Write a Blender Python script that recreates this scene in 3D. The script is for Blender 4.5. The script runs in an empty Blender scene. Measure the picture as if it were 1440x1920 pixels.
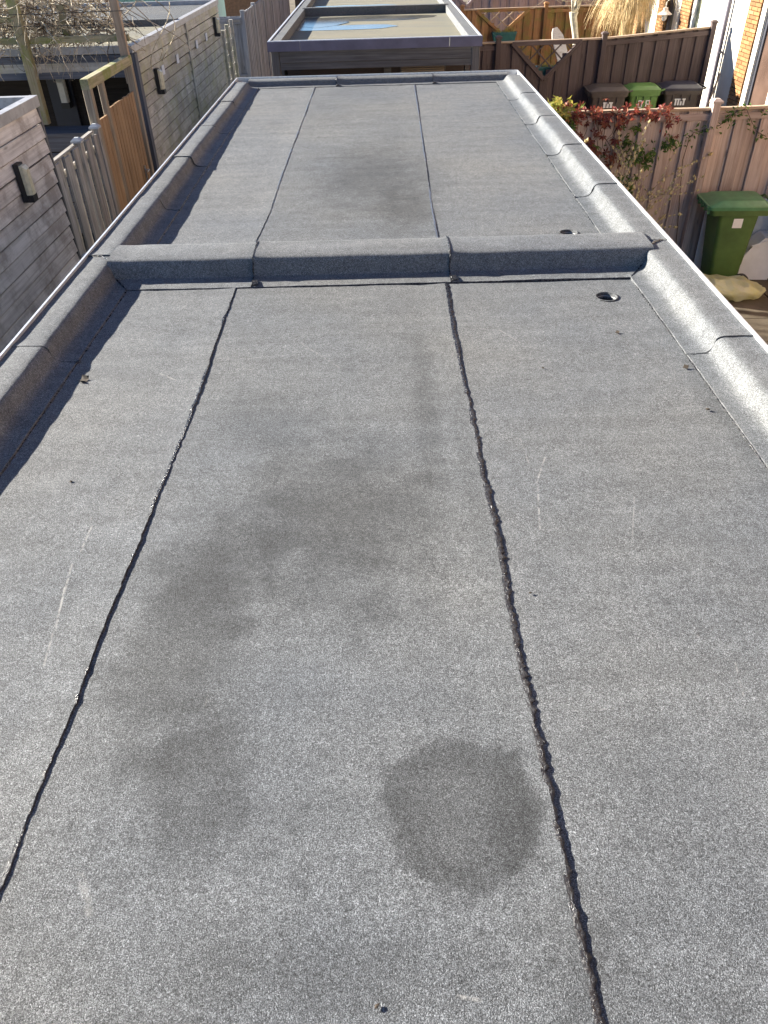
import bpy, bmesh, math, random
from mathutils import Vector, Matrix, noise as mnoise
R = math.radians
rnd = random.Random(7)
S = bpy.context.scene
C = S.collection

# ------------------------------------------------------------------ camera
FPX, HC = 1400.0, 1.30            # focal length in photo pixels (1440 x 1920), height above the roof felt
def _k(u, v): return Vector(((u - 720) / FPX, (v - 960) / FPX, 1.0))
_Y = _k(706, -161).normalized()
_Z = _Y.cross(_k(1706, -191)).normalized()
if _Z.y > 0: _Z = -_Z
_X = _Y.cross(_Z)
CR = Matrix((_X, _Y, _Z))         # camera (x right, y down, z forward) to world
def ray(u, v): return CR @ _k(u, v)
CAMP = Vector((0, 0, HC))
def pz(u, v, z): d = ray(u, v); return CAMP + d * ((z - HC) / d.z)
def py(u, v, y): d = ray(u, v); return CAMP + d * (y / d.y)
def pxx(u, v, x): d = ray(u, v); return CAMP + d * (x / d.x)
cd = bpy.data.cameras.new('camera'); cam = bpy.data.objects.new('camera', cd); C.objects.link(cam)
cd.sensor_fit = 'VERTICAL'; cd.sensor_height = 24; cd.lens = FPX / 1920 * 24
cd.clip_start = .05; cd.clip_end = 500
rt, dn, fw = CR @ Vector((1, 0, 0)), CR @ Vector((0, 1, 0)), CR @ Vector((0, 0, 1))
m3 = Matrix((rt, -dn, -fw)).transposed()
cam.matrix_world = Matrix.Translation(CAMP) @ m3.to_4x4()
S.camera = cam

# ------------------------------------------------------------------ sky, sun, exposure
SUN = Vector((-2.45, 1.0, 1.0)).normalized()
w = bpy.data.worlds.new('World'); S.world = w; w.use_nodes = True
nt = w.node_tree; bg = nt.nodes['Background']
sky = nt.nodes.new('ShaderNodeTexSky'); sky.sky_type = 'NISHITA'; sky.sun_disc = False
sky.sun_elevation = math.asin(SUN.z); sky.sun_rotation = math.atan2(SUN.x, SUN.y)
sky.air_density = .75; sky.dust_density = .0; sky.ozone_density = 4.0
nt.links.new(sky.outputs[0], bg.inputs[0]); bg.inputs[1].default_value = .05
sd = bpy.data.lights.new('sun', 'SUN'); sd.energy = 5.0; sd.angle = R(.53); sd.color = (1, .93, .82)
so = bpy.data.objects.new('sun', sd); C.objects.link(so)
so.rotation_euler = SUN.to_track_quat('Z', 'Y').to_euler(); so.location = SUN * 40
S.view_settings.view_transform = 'Standard'; S.view_settings.look = 'None'
S.view_settings.gamma = 1; S.view_settings.use_curve_mapping = False
S.view_settings.exposure = 2.2

GZ = -2.60                        # garden level below the roof

# ------------------------------------------------------------------ materials
class NT:
    def __init__(s, name):
        s.m = bpy.data.materials.new(name); s.m.use_nodes = True
        s.t = s.m.node_tree; s.b = s.t.nodes['Principled BSDF']; s.o = s.t.nodes['Material Output']
    def n(s, typ, **kw):
        nd = s.t.nodes.new('ShaderNode' + typ)
        for k, v in kw.items():
            if k in nd.inputs: nd.inputs[k].default_value = v
            else: setattr(nd, k, v)
        return nd
    def l(s, a, b):
        s.t.links.new(a, b)
    def out(s, nd, i=0): return nd.outputs[i] if not isinstance(nd, bpy.types.NodeSocket) else nd
    def math(s, op, a, b=None, clamp=False):
        nd = s.n('Math'); nd.operation = op; nd.use_clamp = clamp
        for i, v in enumerate((a, b)):
            if v is None: continue
            if isinstance(v, (int, float)): nd.inputs[i].default_value = v
            else: s.l(v, nd.inputs[i])
        return nd.outputs[0]
    def ramp(s, fac, stops):
        nd = s.n('ValToRGB'); cr = nd.color_ramp
        while len(cr.elements) < len(stops): cr.elements.new(.5)
        for e, (p, c) in zip(cr.elements, stops):
            e.position = p; e.color = (c[0], c[1], c[2], 1) if not isinstance(c, (int, float)) else (c, c, c, 1)
        s.l(fac, nd.inputs[0]); return nd.outputs[0]
    def mix(s, fac, a, b, mode='MIX'):
        nd = s.n('Mix'); nd.data_type = 'RGBA'; nd.blend_type = mode
        for i, v in ((0, fac), (6, a), (7, b)):
            if isinstance(v, (int, float)): nd.inputs[i].default_value = v if i == 0 else (v, v, v, 1)
            elif isinstance(v, tuple): nd.inputs[i].default_value = (*v[:3], 1)
            else: s.l(v, nd.inputs[i])
        return nd.outputs[2]
    def noise(s, vec, scale, detail=2, rough=.5):
        nd = s.n('TexNoise'); nd.inputs['Scale'].default_value = scale; nd.inputs['Detail'].default_value = detail
        nd.inputs['Roughness'].default_value = rough
        if vec is not None: s.l(vec, nd.inputs['Vector'])
        return nd.outputs['Fac']
    def pos(s): return s.n('NewGeometry').outputs['Position']
    def obj(s): return s.n('TexCoord').outputs['Object']
    def scale(s, vec, v):
        nd = s.n('VectorMath'); nd.operation = 'MULTIPLY'; s.l(vec, nd.inputs[0]); nd.inputs[1].default_value = v
        return nd.outputs[0]
    def bump(s, h, strength, dist):
        nd = s.n('Bump'); nd.inputs['Strength'].default_value = strength; nd.inputs['Distance'].default_value = dist
        s.l(h, nd.inputs['Height']); s.l(nd.outputs[0], s.b.inputs['Normal'])
    def col(s, c): s.l(c, s.b.inputs['Base Color'])
    def rough(s, v):
        if isinstance(v, (int, float)): s.b.inputs['Roughness'].default_value = v
        else: s.l(v, s.b.inputs['Roughness'])
    def spec(s, v): s.b.inputs['Specular IOR Level'].default_value = v

def wood(name, dark, mid, light, rough=.8, var=.35, moss=None, grain=55, bump=.45, stain=None):
    m = NT(name)
    o = m.obj(); inf = m.n('ObjectInfo')
    add = m.n('VectorMath'); add.operation = 'ADD'; m.l(o, add.inputs[0])
    cb = m.n('CombineXYZ'); m.l(m.math('MULTIPLY', inf.outputs['Random'], 37.), cb.inputs[0]); m.l(m.math('MULTIPLY', inf.outputs['Random'], 11.), cb.inputs[1])
    m.l(cb.outputs[0], add.inputs[1]); v = add.outputs[0]
    g = m.noise(m.scale(v, (1.6, grain, grain)), 1, 4, .65)
    b = m.noise(m.scale(v, (1.2, 7, 7)), 1, 3, .6)
    f = m.math('ADD', m.math('MULTIPLY', g, .6), m.math('MULTIPLY', b, .4))
    c = m.ramp(f, [(.33, dark), (.5, mid), (.68, light)])
    # knots
    vo = m.n('TexVoronoi'); vo.inputs['Scale'].default_value = 1
    m.l(m.scale(v, (2.2, 9, 9)), vo.inputs['Vector'])
    k = m.ramp(vo.outputs['Distance'], [(.05, .45), (.13, 1.)])
    c = m.mix(.8, c, k, 'MULTIPLY')
    rv = m.math('ADD', m.math('MULTIPLY', inf.outputs['Random'], var), 1 - var / 2)
    c = m.mix(1., c, rv, 'MULTIPLY')
    big = m.noise(m.pos(), 1.7, 4, .6)
    if stain:
        c = m.mix(m.ramp(m.noise(m.pos(), 2.3, 5, .7), [(.46, 0.), (.62, .85)]), c, stain)
    if moss:
        c = m.mix(m.ramp(m.noise(m.pos(), 3.1, 5, .7), [(.47, 0.), (.62, .85)]), c, moss)
    c = m.mix(.6, c, m.ramp(big, [(.3, .72), (.7, 1.12)]), 'MULTIPLY')
    m.col(c); m.rough(rough); m.spec(.25); m.bump(f, bump, .004)
    return m.m

def plain(name, c, rough=.5, var=.12, nscale=6, spec=.5, metal=0, bump=0, bscale=200, dirt=None):
    m = NT(name)
    n = m.noise(m.pos(), nscale, 5, .6)
    lo = tuple(x * (1 - var * 1.5) for x in c); hi = tuple(min(1, x * (1 + var)) for x in c)
    cc = m.ramp(n, [(.3, lo), (.7, hi)])
    if dirt: cc = m.mix(m.ramp(m.noise(m.pos(), nscale * 2.3, 6, .7), [(.52, 0.), (.72, .8)]), cc, dirt)
    m.col(cc); m.rough(rough); m.spec(spec); m.b.inputs['Metallic'].default_value = metal
    if bump: m.bump(m.noise(m.pos(), bscale, 3), bump, .003)
    return m.m

def roofz(y):                     # both halves of the roof fall gently towards the kerb between them
    if y < 3.3: return .0090 * (3.2 - y) if y < 3.2 else 0.
    return .0055 * max(0, y - 3.7)
def rp(u, v, dz=.004):            # photo pixel on the felt -> world
    z = 0.
    for _ in range(6):
        p = pz(u, v, z); z = roofz(p.y) + dz
    return p

def felt(name, tone=1.0, stains=True, yellow=False, bmp=.8):
    tone *= .62
    m = NT(name); P = m.pos()
    vo = m.n('TexVoronoi'); vo.inputs['Scale'].default_value = 740; m.l(P, vo.inputs['Vector'])
    sep = m.n('SeparateColor'); m.l(vo.outputs['Color'], sep.inputs[0])
    g = sep.outputs[0]
    gran = m.ramp(g, [(0, .07 * tone), (.28, .14 * tone), (.62, .23 * tone), (.9, .34 * tone), (1, .48 * tone)])
    mid = m.noise(P, 95, 3, .7)
    c = m.mix(.9, gran, m.ramp(mid, [(.3, .68), (.5, .98), (.70, 1.26)]), 'MULTIPLY')
    md2 = m.noise(m.scale(P, (1, .7, 1)), 26, 4, .7)
    c = m.mix(1., c, m.ramp(md2, [(.3, .84), (.7, 1.15)]), 'MULTIPLY')
    md3 = m.noise(P, 380, 2, .6)
    c = m.mix(.85, c, m.ramp(md3, [(.3, .45), (.5, 1.), (.7, 1.6)]), 'MULTIPLY')
    bands = m.noise(m.scale(P, (1.1, 7.5, 1)), 1.6, 5, .62)
    c = m.mix(.75, c, m.ramp(bands, [(.32, .80), (.55, 1.02), (.75, 1.2)]), 'MULTIPLY')
    big = m.noise(P, 1.1, 4, .6)
    c = m.mix(1., c, m.ramp(big, [(.3, (.86, .87, .90)), (.7, (1.10, 1.08, 1.06))]), 'MULTIPLY')
    warm = m.noise(P, .55, 3, .5)
    c = m.mix(1., c, m.ramp(warm, [(.35, (.92, .99, 1.05)), (.65, (.97, .995, .98))]), 'MULTIPLY')
    if stains:
        nA = m.math('MULTIPLY', m.math('SUBTRACT', m.noise(P, 7, 4, .65), .5), 1.7)
        # damp and worn patches: (pixel centre, half sizes in metres, strength, softness)
        for u, v, rx, ry, k, soft in [(866, 1515, .140, .140, .5, .26), (965, 1560, .05, .2, .30, .8), (370, 1440, .13, .19, .40, .55), (340, 1200, .17, .38, .36, .6),
                                (630, 960, .30, .42, .42, .6), (420, 1050, .17, .28, .30, .7), (800, 790, .06, .5, .26, 1.),
                                (700, 330, .42, .95, .40, .9), (760, 390, .2, .5, .34, .9), (1085, 1850, .10, .15, .28, 1.), (560, 1840, .3, .12, .22, 1.), (790, 690, .05, .6, .16, 1.), (500, 780, .2, .25, .2, .9), (880, 880, .04, .45, .2, 1.),
                                (1300, 1640, .3, .35, .14, 1.), (1390, 790, .09, .5, .22, .9)]:
            p = rp(u, v)
            sub = m.n('VectorMath'); sub.operation = 'SUBTRACT'; m.l(P, sub.inputs[0]); sub.inputs[1].default_value = p
            q = m.scale(sub.outputs[0], (1 / rx, 1 / ry, 0))
            ln = m.n('VectorMath'); ln.operation = 'LENGTH'; m.l(q, ln.inputs[0])
            d = m.math('ADD', ln.outputs['Value'], m.math('MULTIPLY', nA, .45 if k > .45 else 1.))
            if k > .45:      # dried puddle with a darker tide mark round it
                d = m.math('ADD', d, m.math('MULTIPLY', m.math('SUBTRACT', m.noise(P, 34, 4, .7), .5), .35))
                f_ = m.ramp(m.math('MULTIPLY', d, .7), [(.0, .64), (.38, .60), (.58, .50), (.69, .56), (.80, 1.)])
                c = m.mix(1., c, f_, 'MULTIPLY'); continue
            mr = m.n('MapRange'); mr.interpolation_type = 'SMOOTHSTEP'; m.l(d, mr.inputs[0])
            mr.inputs[1].default_value = 1 - soft; mr.inputs[2].default_value = 1 + soft * .35
            mr.inputs[3].default_value = 1 - k; mr.inputs[4].default_value = 1
            c = m.mix(1., c, mr.outputs[0], 'MULTIPLY')
        # pale scratches
        brk = m.ramp(m.noise(P, 45, 4, .7), [(.42, 0.), (.56, 1.)])
        for (u0, v0, u1, v1, wd, k) in [(1022, 856, 1006, 905, .004, .6), (1008, 905, 1013, 990, .004, .6), (975, 820, 992, 868, .003, .4), (172, 985, 150, 1035, .004, .7), (135, 1055, 82, 1245, .004, .5), (120, 1100, 104, 1180, .003, .6), (150, 1640, 168, 1710, .010, .35),
                (1296, 1172, 1312, 1192, .003, .6), (1190, 930, 1186, 1010, .003, .35), (860, 1868, 900, 1874, .004, .7), (300, 700, 330, 712, .005, .5), (640, 560, 700, 556, .006, .35), (1120, 1330, 1150, 1325, .003, .5), (1380, 1240, 1395, 1300, .003, .4), (560, 640, 640, 690, .004, .3), (935, 615, 975, 640, .004, .35)]:
            a_, b_ = rp(u0, v0), rp(u1, v1); ba = b_ - a_; ba.z = 0; L2 = ba.dot(ba)
            sb_ = m.n('VectorMath'); sb_.operation = 'SUBTRACT'; m.l(P, sb_.inputs[0]); sb_.inputs[1].default_value = a_
            dt = m.n('VectorMath'); dt.operation = 'DOT_PRODUCT'; m.l(sb_.outputs[0], dt.inputs[0]); dt.inputs[1].default_value = ba / L2
            h_ = m.math('ADD', dt.outputs['Value'], 0, True)
            sc_ = m.n('VectorMath'); sc_.operation = 'SCALE'; sc_.inputs[0].default_value = ba; m.l(h_, sc_.inputs['Scale'])
            df = m.n('VectorMath'); df.operation = 'SUBTRACT'; m.l(sb_.outputs[0], df.inputs[0]); m.l(sc_.outputs[0], df.inputs[1])
            fl_ = m.scale(df.outputs[0], (1, 1, 0)); ln = m.n('VectorMath'); ln.operation = 'LENGTH'; m.l(fl_, ln.inputs[0])
            mr = m.n('MapRange'); m.l(ln.outputs['Value'], mr.inputs[0]); mr.inputs[1].default_value = wd * .3; mr.inputs[2].default_value = wd; mr.inputs[3].default_value = k; mr.inputs[4].default_value = 0
            c = m.mix(m.math('MULTIPLY', mr.outputs[0], brk), c, (.33, .325, .31))
    oi = m.n('ObjectInfo'); c = m.mix(1., c, m.math('ADD', m.math('MULTIPLY', oi.outputs['Random'], .16), .92), 'MULTIPLY')
    # pale scuffs
    sc = m.noise(m.scale(P, (14, 3, 1)), 1.5, 6, .75)
    c = m.mix(m.ramp(sc, [(.66, 0.), (.78, .5)]), c, (.34 * tone, .33 * tone, .31 * tone))
    if yellow:
        c = m.mix(m.ramp(m.noise(m.scale(P, (.5, 3, 1)), 1.2, 4, .6), [(.25, .35), (.6, .95)]), c, (.20, .185, .13))
    m.col(c); m.rough(.82); m.spec(.35)
    h = m.math('ADD', m.math('MULTIPLY', vo.outputs['Distance'], -1.), m.math('MULTIPLY', g, .5))
    h = m.math('ADD', h, m.math('MULTIPLY', mid, 1.2))
    m.bump(h, bmp, .0016)
    return m.m

M = {}
M['felt'] = felt('mineral_felt')
M['felt_trim'] = felt('mineral_felt_flashing', 1.0, stains=False, bmp=.4)
M['felt_old'] = felt('weathered_felt', .8, False)
M['felt_yellow'] = felt('algae_felt', 1.0, False, True)
def bitumen():
    m = NT('bitumen'); P = m.pos()
    m.col(m.ramp(m.noise(P, 160, 3), [(.35, (.012, .012, .014)), (.6, (.022, .022, .025)), (.75, (.09, .085, .08))]))
    m.rough(m.ramp(m.noise(P, 60, 3), [(.3, .14), (.7, .4)])); m.spec(.6)
    m.bump(m.noise(P, 140, 4, .7), .9, .006); return m.m
M['bitumen'] = bitumen()
M['bitumen_grey'] = plain('grey_sheen_bitumen', (.10, .105, .12), .35, .5, 60, .6, bump=.4, bscale=120)  # far seams: weathered grey plus bluish sky sheen, both in the base colour
M['alu'] = plain('aluminium_edge', (.72, .72, .72), .38, .08, 20, .6, .55, dirt=(.42, .41, .38))
M['grey_trim'] = plain('grey_roof_trim', (.115, .11, .16), .5, .15, 5, .4)
M['lead_trim'] = plain('zinc_trim', (.36, .36, .37), .5, .15, 7, .5, .2, dirt=(.22, .21, .19))
M['clad'] = wood('weathered_cladding', (.36, .325, .30), (.57, .53, .495), (.68, .645, .615), .85, .25, stain=(.30, .26, .23))
M['clad_mossy'] = wood('mossy_cladding', (.29, .28, .245), (.48, .465, .42), (.60, .58, .53), .88, .25, moss=(.36, .36, .25), stain=(.27, .26, .235))
M['picket'] = wood('silvered_picket', (.16, .148, .132), (.32, .30, .275), (.45, .425, .395), .9, .35, bump=.5)
M['gate'] = wood('larch_gate', (.17, .105, .055), (.31, .20, .11), (.42, .29, .17), .7, .28)
M['gate_frame'] = wood('weathered_frame', (.16, .125, .09), (.30, .245, .18), (.42, .36, .27), .85, .2)
M['fence'] = wood('pink_brown_fence', (.29, .215, .18), (.48, .385, .335), (.60, .50, .445), .85, .3)
M['fence_dark'] = wood('dark_stained_fence', (.062, .045, .042), (.098, .073, .069), (.135, .105, .10), .7, .25)
M['fence_orange'] = wood('orange_fence', (.16, .07, .03), (.31, .155, .07), (.40, .23, .115), .8, .4, moss=(.20, .17, .05))
M['fence_lilac'] = wood('grey_lilac_fence', (.20, .17, .18), (.32, .28, .29), (.42, .37, .38), .85, .3)
M['fence_grey'] = wood('grey_alley_fence', (.16, .165, .175), (.29, .30, .315), (.40, .41, .43), .9, .3)
M['rail'] = wood('pale_rail', (.25, .18, .12), (.42, .32, .23), (.55, .44, .33), .85, .2)
M['mossy'] = wood('mossy_timber', (.18, .165, .10), (.32, .29, .19), (.43, .39, .27), .9, .2, moss=(.20, .23, .06))
M['tan_post'] = wood('tan_post', (.25, .18, .12), (.38, .29, .21), (.48, .39, .30), .85, .15)
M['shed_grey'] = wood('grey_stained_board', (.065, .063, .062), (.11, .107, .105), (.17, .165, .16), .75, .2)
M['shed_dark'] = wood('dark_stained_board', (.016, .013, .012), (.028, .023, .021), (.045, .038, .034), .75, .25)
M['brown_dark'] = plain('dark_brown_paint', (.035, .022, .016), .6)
M['blue_grey'] = wood('blue_grey_board', (.06, .065, .08), (.10, .11, .135), (.15, .165, .19), .7, .2)
M['door_blue'] = plain('dark_blue_door', (.018, .022, .038), .45)
M['black'] = plain('black_plastic', (.015, .015, .017), .45)
M['glass_lamp'] = plain('frosted_lamp_glass', (.62, .58, .42), .25, .15, 25)
M['glass_lamp_w'] = plain('pale_lamp_glass', (.62, .64, .62), .25, .1, 25)
M['pale_square'] = plain('pale_blue_square', (.62, .66, .72), .4)
M['bin_green'] = plain('green_bin_plastic', (.075, .140, .036), .42, .18, 4, .5, bump=.08)
M['bin_lid'] = plain('green_lid_plastic', (.085, .23, .10), .36, .15, 9, .5)
M['bin_green2'] = plain('light_green_bin', (.12, .24, .06), .45, .12, 8)
M['bin_grey'] = plain('brown_grey_bin', (.085, .068, .058), .5, .15, 8)
M['bin_lid_navy'] = plain('navy_lid', (.032, .034, .055), .4, .15, 8)
M['bin_black'] = plain('black_bin', (.016, .017, .026), .45, .15, 8)
M['white'] = plain('white_plastic', (.72, .74, .76), .45, .06, 6)
M['white_paint'] = plain('white_paint', (.74, .70, .60), .5, .05, 3)
M['mark'] = plain('white_sticker', (.78, .77, .75), .5, .05, 30)
M['yellow'] = plain('yellow_card', (.72, .52, .13), .5)
M['tin'] = plain('pale_tin_label', (.66, .62, .45), .35, .2, 40)
M['tin_blue'] = plain('blue_print', (.05, .09, .22), .4)
M['teal'] = plain('teal_planter', (.025, .115, .11), .4, .2, 9)
M['mint'] = plain('mint_board', (.42, .60, .48), .5)
M['mortar'] = plain('mortar', (.36, .30, .23), .9, .15, 30, .2)
def brickm():
    m = NT('brick'); i = m.n('ObjectInfo')
    c = m.ramp(i.outputs['Random'], [(0, (.20, .10, .045)), (.5, (.28, .145, .062)), (1, (.36, .20, .095))])
    c = m.mix(.6, c, m.ramp(m.noise(m.pos(), 45, 4, .7), [(.3, .65), (.7, 1.25)]), 'MULTIPLY')
    m.col(c); m.rough(.9); m.spec(.2); m.bump(m.noise(m.pos(), 120, 3), .4, .004); return m.m
M['brick'] = brickm()
def brickwall():
    m = NT('brick_wall'); br = m.n('TexBrick'); P = m.pos()
    sp = m.n('SeparateXYZ'); m.l(P, sp.inputs[0]); cb = m.n('CombineXYZ'); m.l(m.math('ADD', sp.outputs[1], sp.outputs[0]), cb.inputs[0]); m.l(sp.outputs[2], cb.inputs[1]); m.l(cb.outputs[0], br.inputs['Vector'])
    for k, v in (('Color1', (.34, .18, .07, 1)), ('Color2', (.26, .13, .06, 1)), ('Mortar', (.36, .30, .23, 1)), ('Scale', 1.), ('Mortar Size', .006), ('Brick Width', .2225), ('Row Height', .0625)): br.inputs[k].default_value = v
    m.col(br.outputs[0]); m.rough(.9); m.spec(.2); return m.m
M['brick_wall'] = brickwall()
M['frame_dark'] = plain('dark_grey_frame', (.035, .037, .048), .45)
M['frame_olive'] = plain('olive_frame', (.12, .13, .085), .5)
M['pane'] = plain('dark_pane', (.10, .065, .05), .08, .2, 2, .8)
M['pipe'] = plain('grey_pipe', (.11, .10, .125), .45)
M['steel'] = plain('steel', (.5, .5, .5), .3, .1, 20, .5, .9)
M['zinc_cap'] = plain('grey_post_cap', (.40, .42, .44), .5, .1, 20)
M['slab'] = plain('paving_slab', (.115, .095, .068), .85, .22, 3.3, .3, bump=.35, bscale=70, dirt=(.06, .05, .036))
M['ground'] = plain('earth_and_sand', (.17, .14, .10), .95, .3, 2.1, .2, bump=.4, bscale=50)
M['paver'] = plain('alley_paving', (.15, .14, .13), .9, .25, 5, .2, bump=.3, bscale=60)
M['bark_pale'] = plain('pale_bark', (.58, .53, .41), .8, .25, 14, .2, bump=.5, bscale=90, dirt=(.33, .32, .13))
M['twig'] = plain('dry_vine', (.46, .40, .30), .85, .45, 9, .2)
M['twig_dark'] = plain('dark_twig', (.12, .09, .065), .85, .35, 9, .2)
M['straw'] = plain('dry_straw', (.62, .47, .25), .8, .35, 6, .2)
M['teal_metal'] = plain('sea_green_cladding', (.22, .40, .33), .5, .12, 2)
M['brown_wall'] = plain('brown_wall', (.10, .075, .055), .9, .2, 3)
M['brick_far'] = plain('far_brick', (.26, .135, .075), .9, .2, 12)
M['chair_grey'] = wood('bleached_wood', (.42, .38, .34), (.58, .55, .51), (.68, .66, .63), .8, .1)
M['debris'] = plain('dry_leaf', (.045, .032, .02), .8, .3, 40)
def leafm(name, a, b, c):
    m = NT(name)
    n = m.noise(m.pos(), 21, 3, .6)
    m.col(m.ramp(n, [(.32, a), (.5, b), (.68, c)])); m.rough(.45); m.spec(.4)
    tr = m.n('BsdfTranslucent'); m.l(m.b.inputs['Base Color'].links[0].from_socket, tr.inputs[0])
    mx = m.n('MixShader'); mx.inputs[0].default_value = .35
    m.l(m.b.outputs[0], mx.inputs[1]); m.l(tr.outputs[0], mx.inputs[2]); m.l(mx.outputs[0], m.o.inputs[0])
    return m.m
M['leaf_red'] = leafm('red_creeper_leaf', (.09, .02, .018), (.24, .05, .04), (.34, .16, .07))
M['leaf_green'] = leafm('ivy_leaf', (.025, .06, .012), (.06, .13, .02), (.16, .22, .04))
M['leaf_gold'] = leafm('gold_green_leaf', (.14, .17, .03), (.26, .27, .05), (.42, .30, .07))
M['leaf_maroon'] = leafm('maroon_leaf', (.06, .015, .012), (.15, .035, .025), (.20, .07, .03))
M['bud'] = leafm('pale_bud', (.45, .36, .16), (.62, .54, .30), (.72, .66, .42))
def bagm():
    m = NT('thin_yellow_plastic')
    m.col(m.ramp(m.noise(m.pos(), 9, 4), [(.3, (.86, .84, .40)), (.7, (.93, .94, .76))])); m.rough(.28); m.spec(.5)
    m.bump(m.noise(m.pos(), 38, 4, .6), .6, .012)
    tr = m.n('BsdfTransparent'); tr.inputs[0].default_value = (.97, .96, .78, 1)
    tl = m.n('BsdfTranslucent'); tl.inputs[0].default_value = (.82, .80, .48, 1)
    m1 = m.n('MixShader'); m1.inputs[0].default_value = .4; m.l(m.b.outputs[0], m1.inputs[1]); m.l(tl.outputs[0], m1.inputs[2])
    m2 = m.n('MixShader'); m2.inputs[0].default_value = .34; m.l(m1.outputs[0], m2.inputs[1]); m.l(tr.outputs[0], m2.inputs[2])
    m.l(m2.outputs[0], m.o.inputs[0]); return m.m
M['bag'] = bagm()
def waterm():
    m = NT('rain_water'); m.col(m.ramp(m.noise(m.pos(), 3, 2), [(.3, (.10, .095, .08)), (.7, (.17, .16, .13))]))
    m.rough(.13); m.spec(.8); m.bump(m.noise(m.pos(), 14, 2), .05, .003); return m.m
M['water'] = waterm()

# ------------------------------------------------------------------ mesh helpers
class MB:
    def __init__(s): s.v = []; s.f = []
    def add(s, v, f):
        k = len(s.v); s.v += [tuple(x) for x in v]; s.f += [tuple(i + k for i in q) for q in f]
    def box(s, c, d, mat=None, ch=0.):
        x, y, z = d[0] / 2, d[1] / 2, d[2] / 2
        if ch:
            # long axis = x, chamfered section
            sec = [(-y + ch, -z), (y - ch, -z), (y, -z + ch), (y, z - ch), (y - ch, z), (-y + ch, z), (-y, z - ch), (-y, -z + ch)]
            v = [Vector((-x, a, b)) for a, b in sec] + [Vector((x, a, b)) for a, b in sec]
            f = [(i, (i + 1) % 8, 8 + (i + 1) % 8, 8 + i) for i in range(8)] + [tuple(range(7, -1, -1)), tuple(range(8, 16))]
        else:
            v = [Vector((a, b, e)) for a in (-x, x) for b in (-y, y) for e in (-z, z)]
            f = [(0, 1, 3, 2), (4, 6, 7, 5), (0, 4, 5, 1), (2, 3, 7, 6), (0, 2, 6, 4), (1, 5, 7, 3)]
        c = Vector(c)
        s.add([((mat @ q) if mat else q) + c for q in v], f)
    def tube(s, pts, r, n=6, cap=True):
        pts = [Vector(p) for p in pts]
        rr = r if isinstance(r, (list, tuple)) else [r] * len(pts)
        v = []; f = []
        for i, p in enumerate(pts):
            d = (pts[min(i + 1, len(pts) - 1)] - pts[max(i - 1, 0)])
            d = d.normalized() if d.length > 1e-9 else Vector((0, 0, 1))
            a = d.cross(Vector((0, 0, 1)) if abs(d.z) < .9 else Vector((1, 0, 0))).normalized(); b = d.cross(a)
            for k in range(n):
                t = 2 * math.pi * k / n; v.append(p + (a * math.cos(t) + b * math.sin(t)) * rr[i])
        for i in range(len(pts) - 1):
            for k in range(n):
                f.append((i * n + k, i * n + (k + 1) % n, (i + 1) * n + (k + 1) % n, (i + 1) * n + k))
        if cap:
            f.append(tuple(range(n - 1, -1, -1))); f.append(tuple((len(pts) - 1) * n + k for k in range(n)))
        s.add(v, f)
    def loft(s, rings, cap=True):
        n = len(rings[0]); v = [Vector(p) for r in rings for p in r]; f = []
        for i in range(len(rings) - 1):
            for k in range(n): f.append((i * n + k, i * n + (k + 1) % n, (i + 1) * n + (k + 1) % n, (i + 1) * n + k))
        if cap: f.append(tuple(range(n - 1, -1, -1))); f.append(tuple((len(rings) - 1) * n + k for k in range(n)))
        s.add(v, f)
    def grid(s, P):
        nr, nc = len(P), len(P[0]); v = [p for r in P for p in r]
        s.add(v, [(i * nc + j, i * nc + j + 1, (i + 1) * nc + j + 1, (i + 1) * nc + j) for i in range(nr - 1) for j in range(nc - 1)])
    def mesh(s, name, m, smooth=False):
        me = bpy.data.meshes.new(name); me.from_pydata(s.v, [], s.f)
        bm = bmesh.new(); bm.from_mesh(me); bmesh.ops.recalc_face_normals(bm, faces=bm.faces); bm.to_mesh(me); bm.free()
        me.materials.append(m)
        if smooth:
            me.polygons.foreach_set('use_smooth', [True] * len(me.polygons))
            try: me.set_sharp_from_angle(angle=R(38))
            except Exception: pass
        me.update(); return me
    def build(s, name, m, parent=None, smooth=False):
        return link(name, s.mesh(name, m, smooth), parent)
def link(name, me, parent=None):
    o = bpy.data.objects.new(name, me); C.objects.link(o)
    if parent: o.parent = parent
    return o
def tag(o, label, cat, group=None):
    o['label'] = label; o['category'] = cat
    if group: o['group'] = group
    return o
def thing(name, label, cat, loc=(0, 0, 0), rz=0, group=None):
    o = bpy.data.objects.new(name, None); C.objects.link(o); o.location = loc; o.rotation_euler = (0, 0, rz); o.empty_display_size = .1
    return tag(o, label, cat, group)
def struct(o): o['kind'] = 'structure'; return o
def stuff(o): o['kind'] = 'stuff'; return o
def W(parent, p): return Vector(p) - parent.location     # world -> child space of an unrotated Empty

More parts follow.
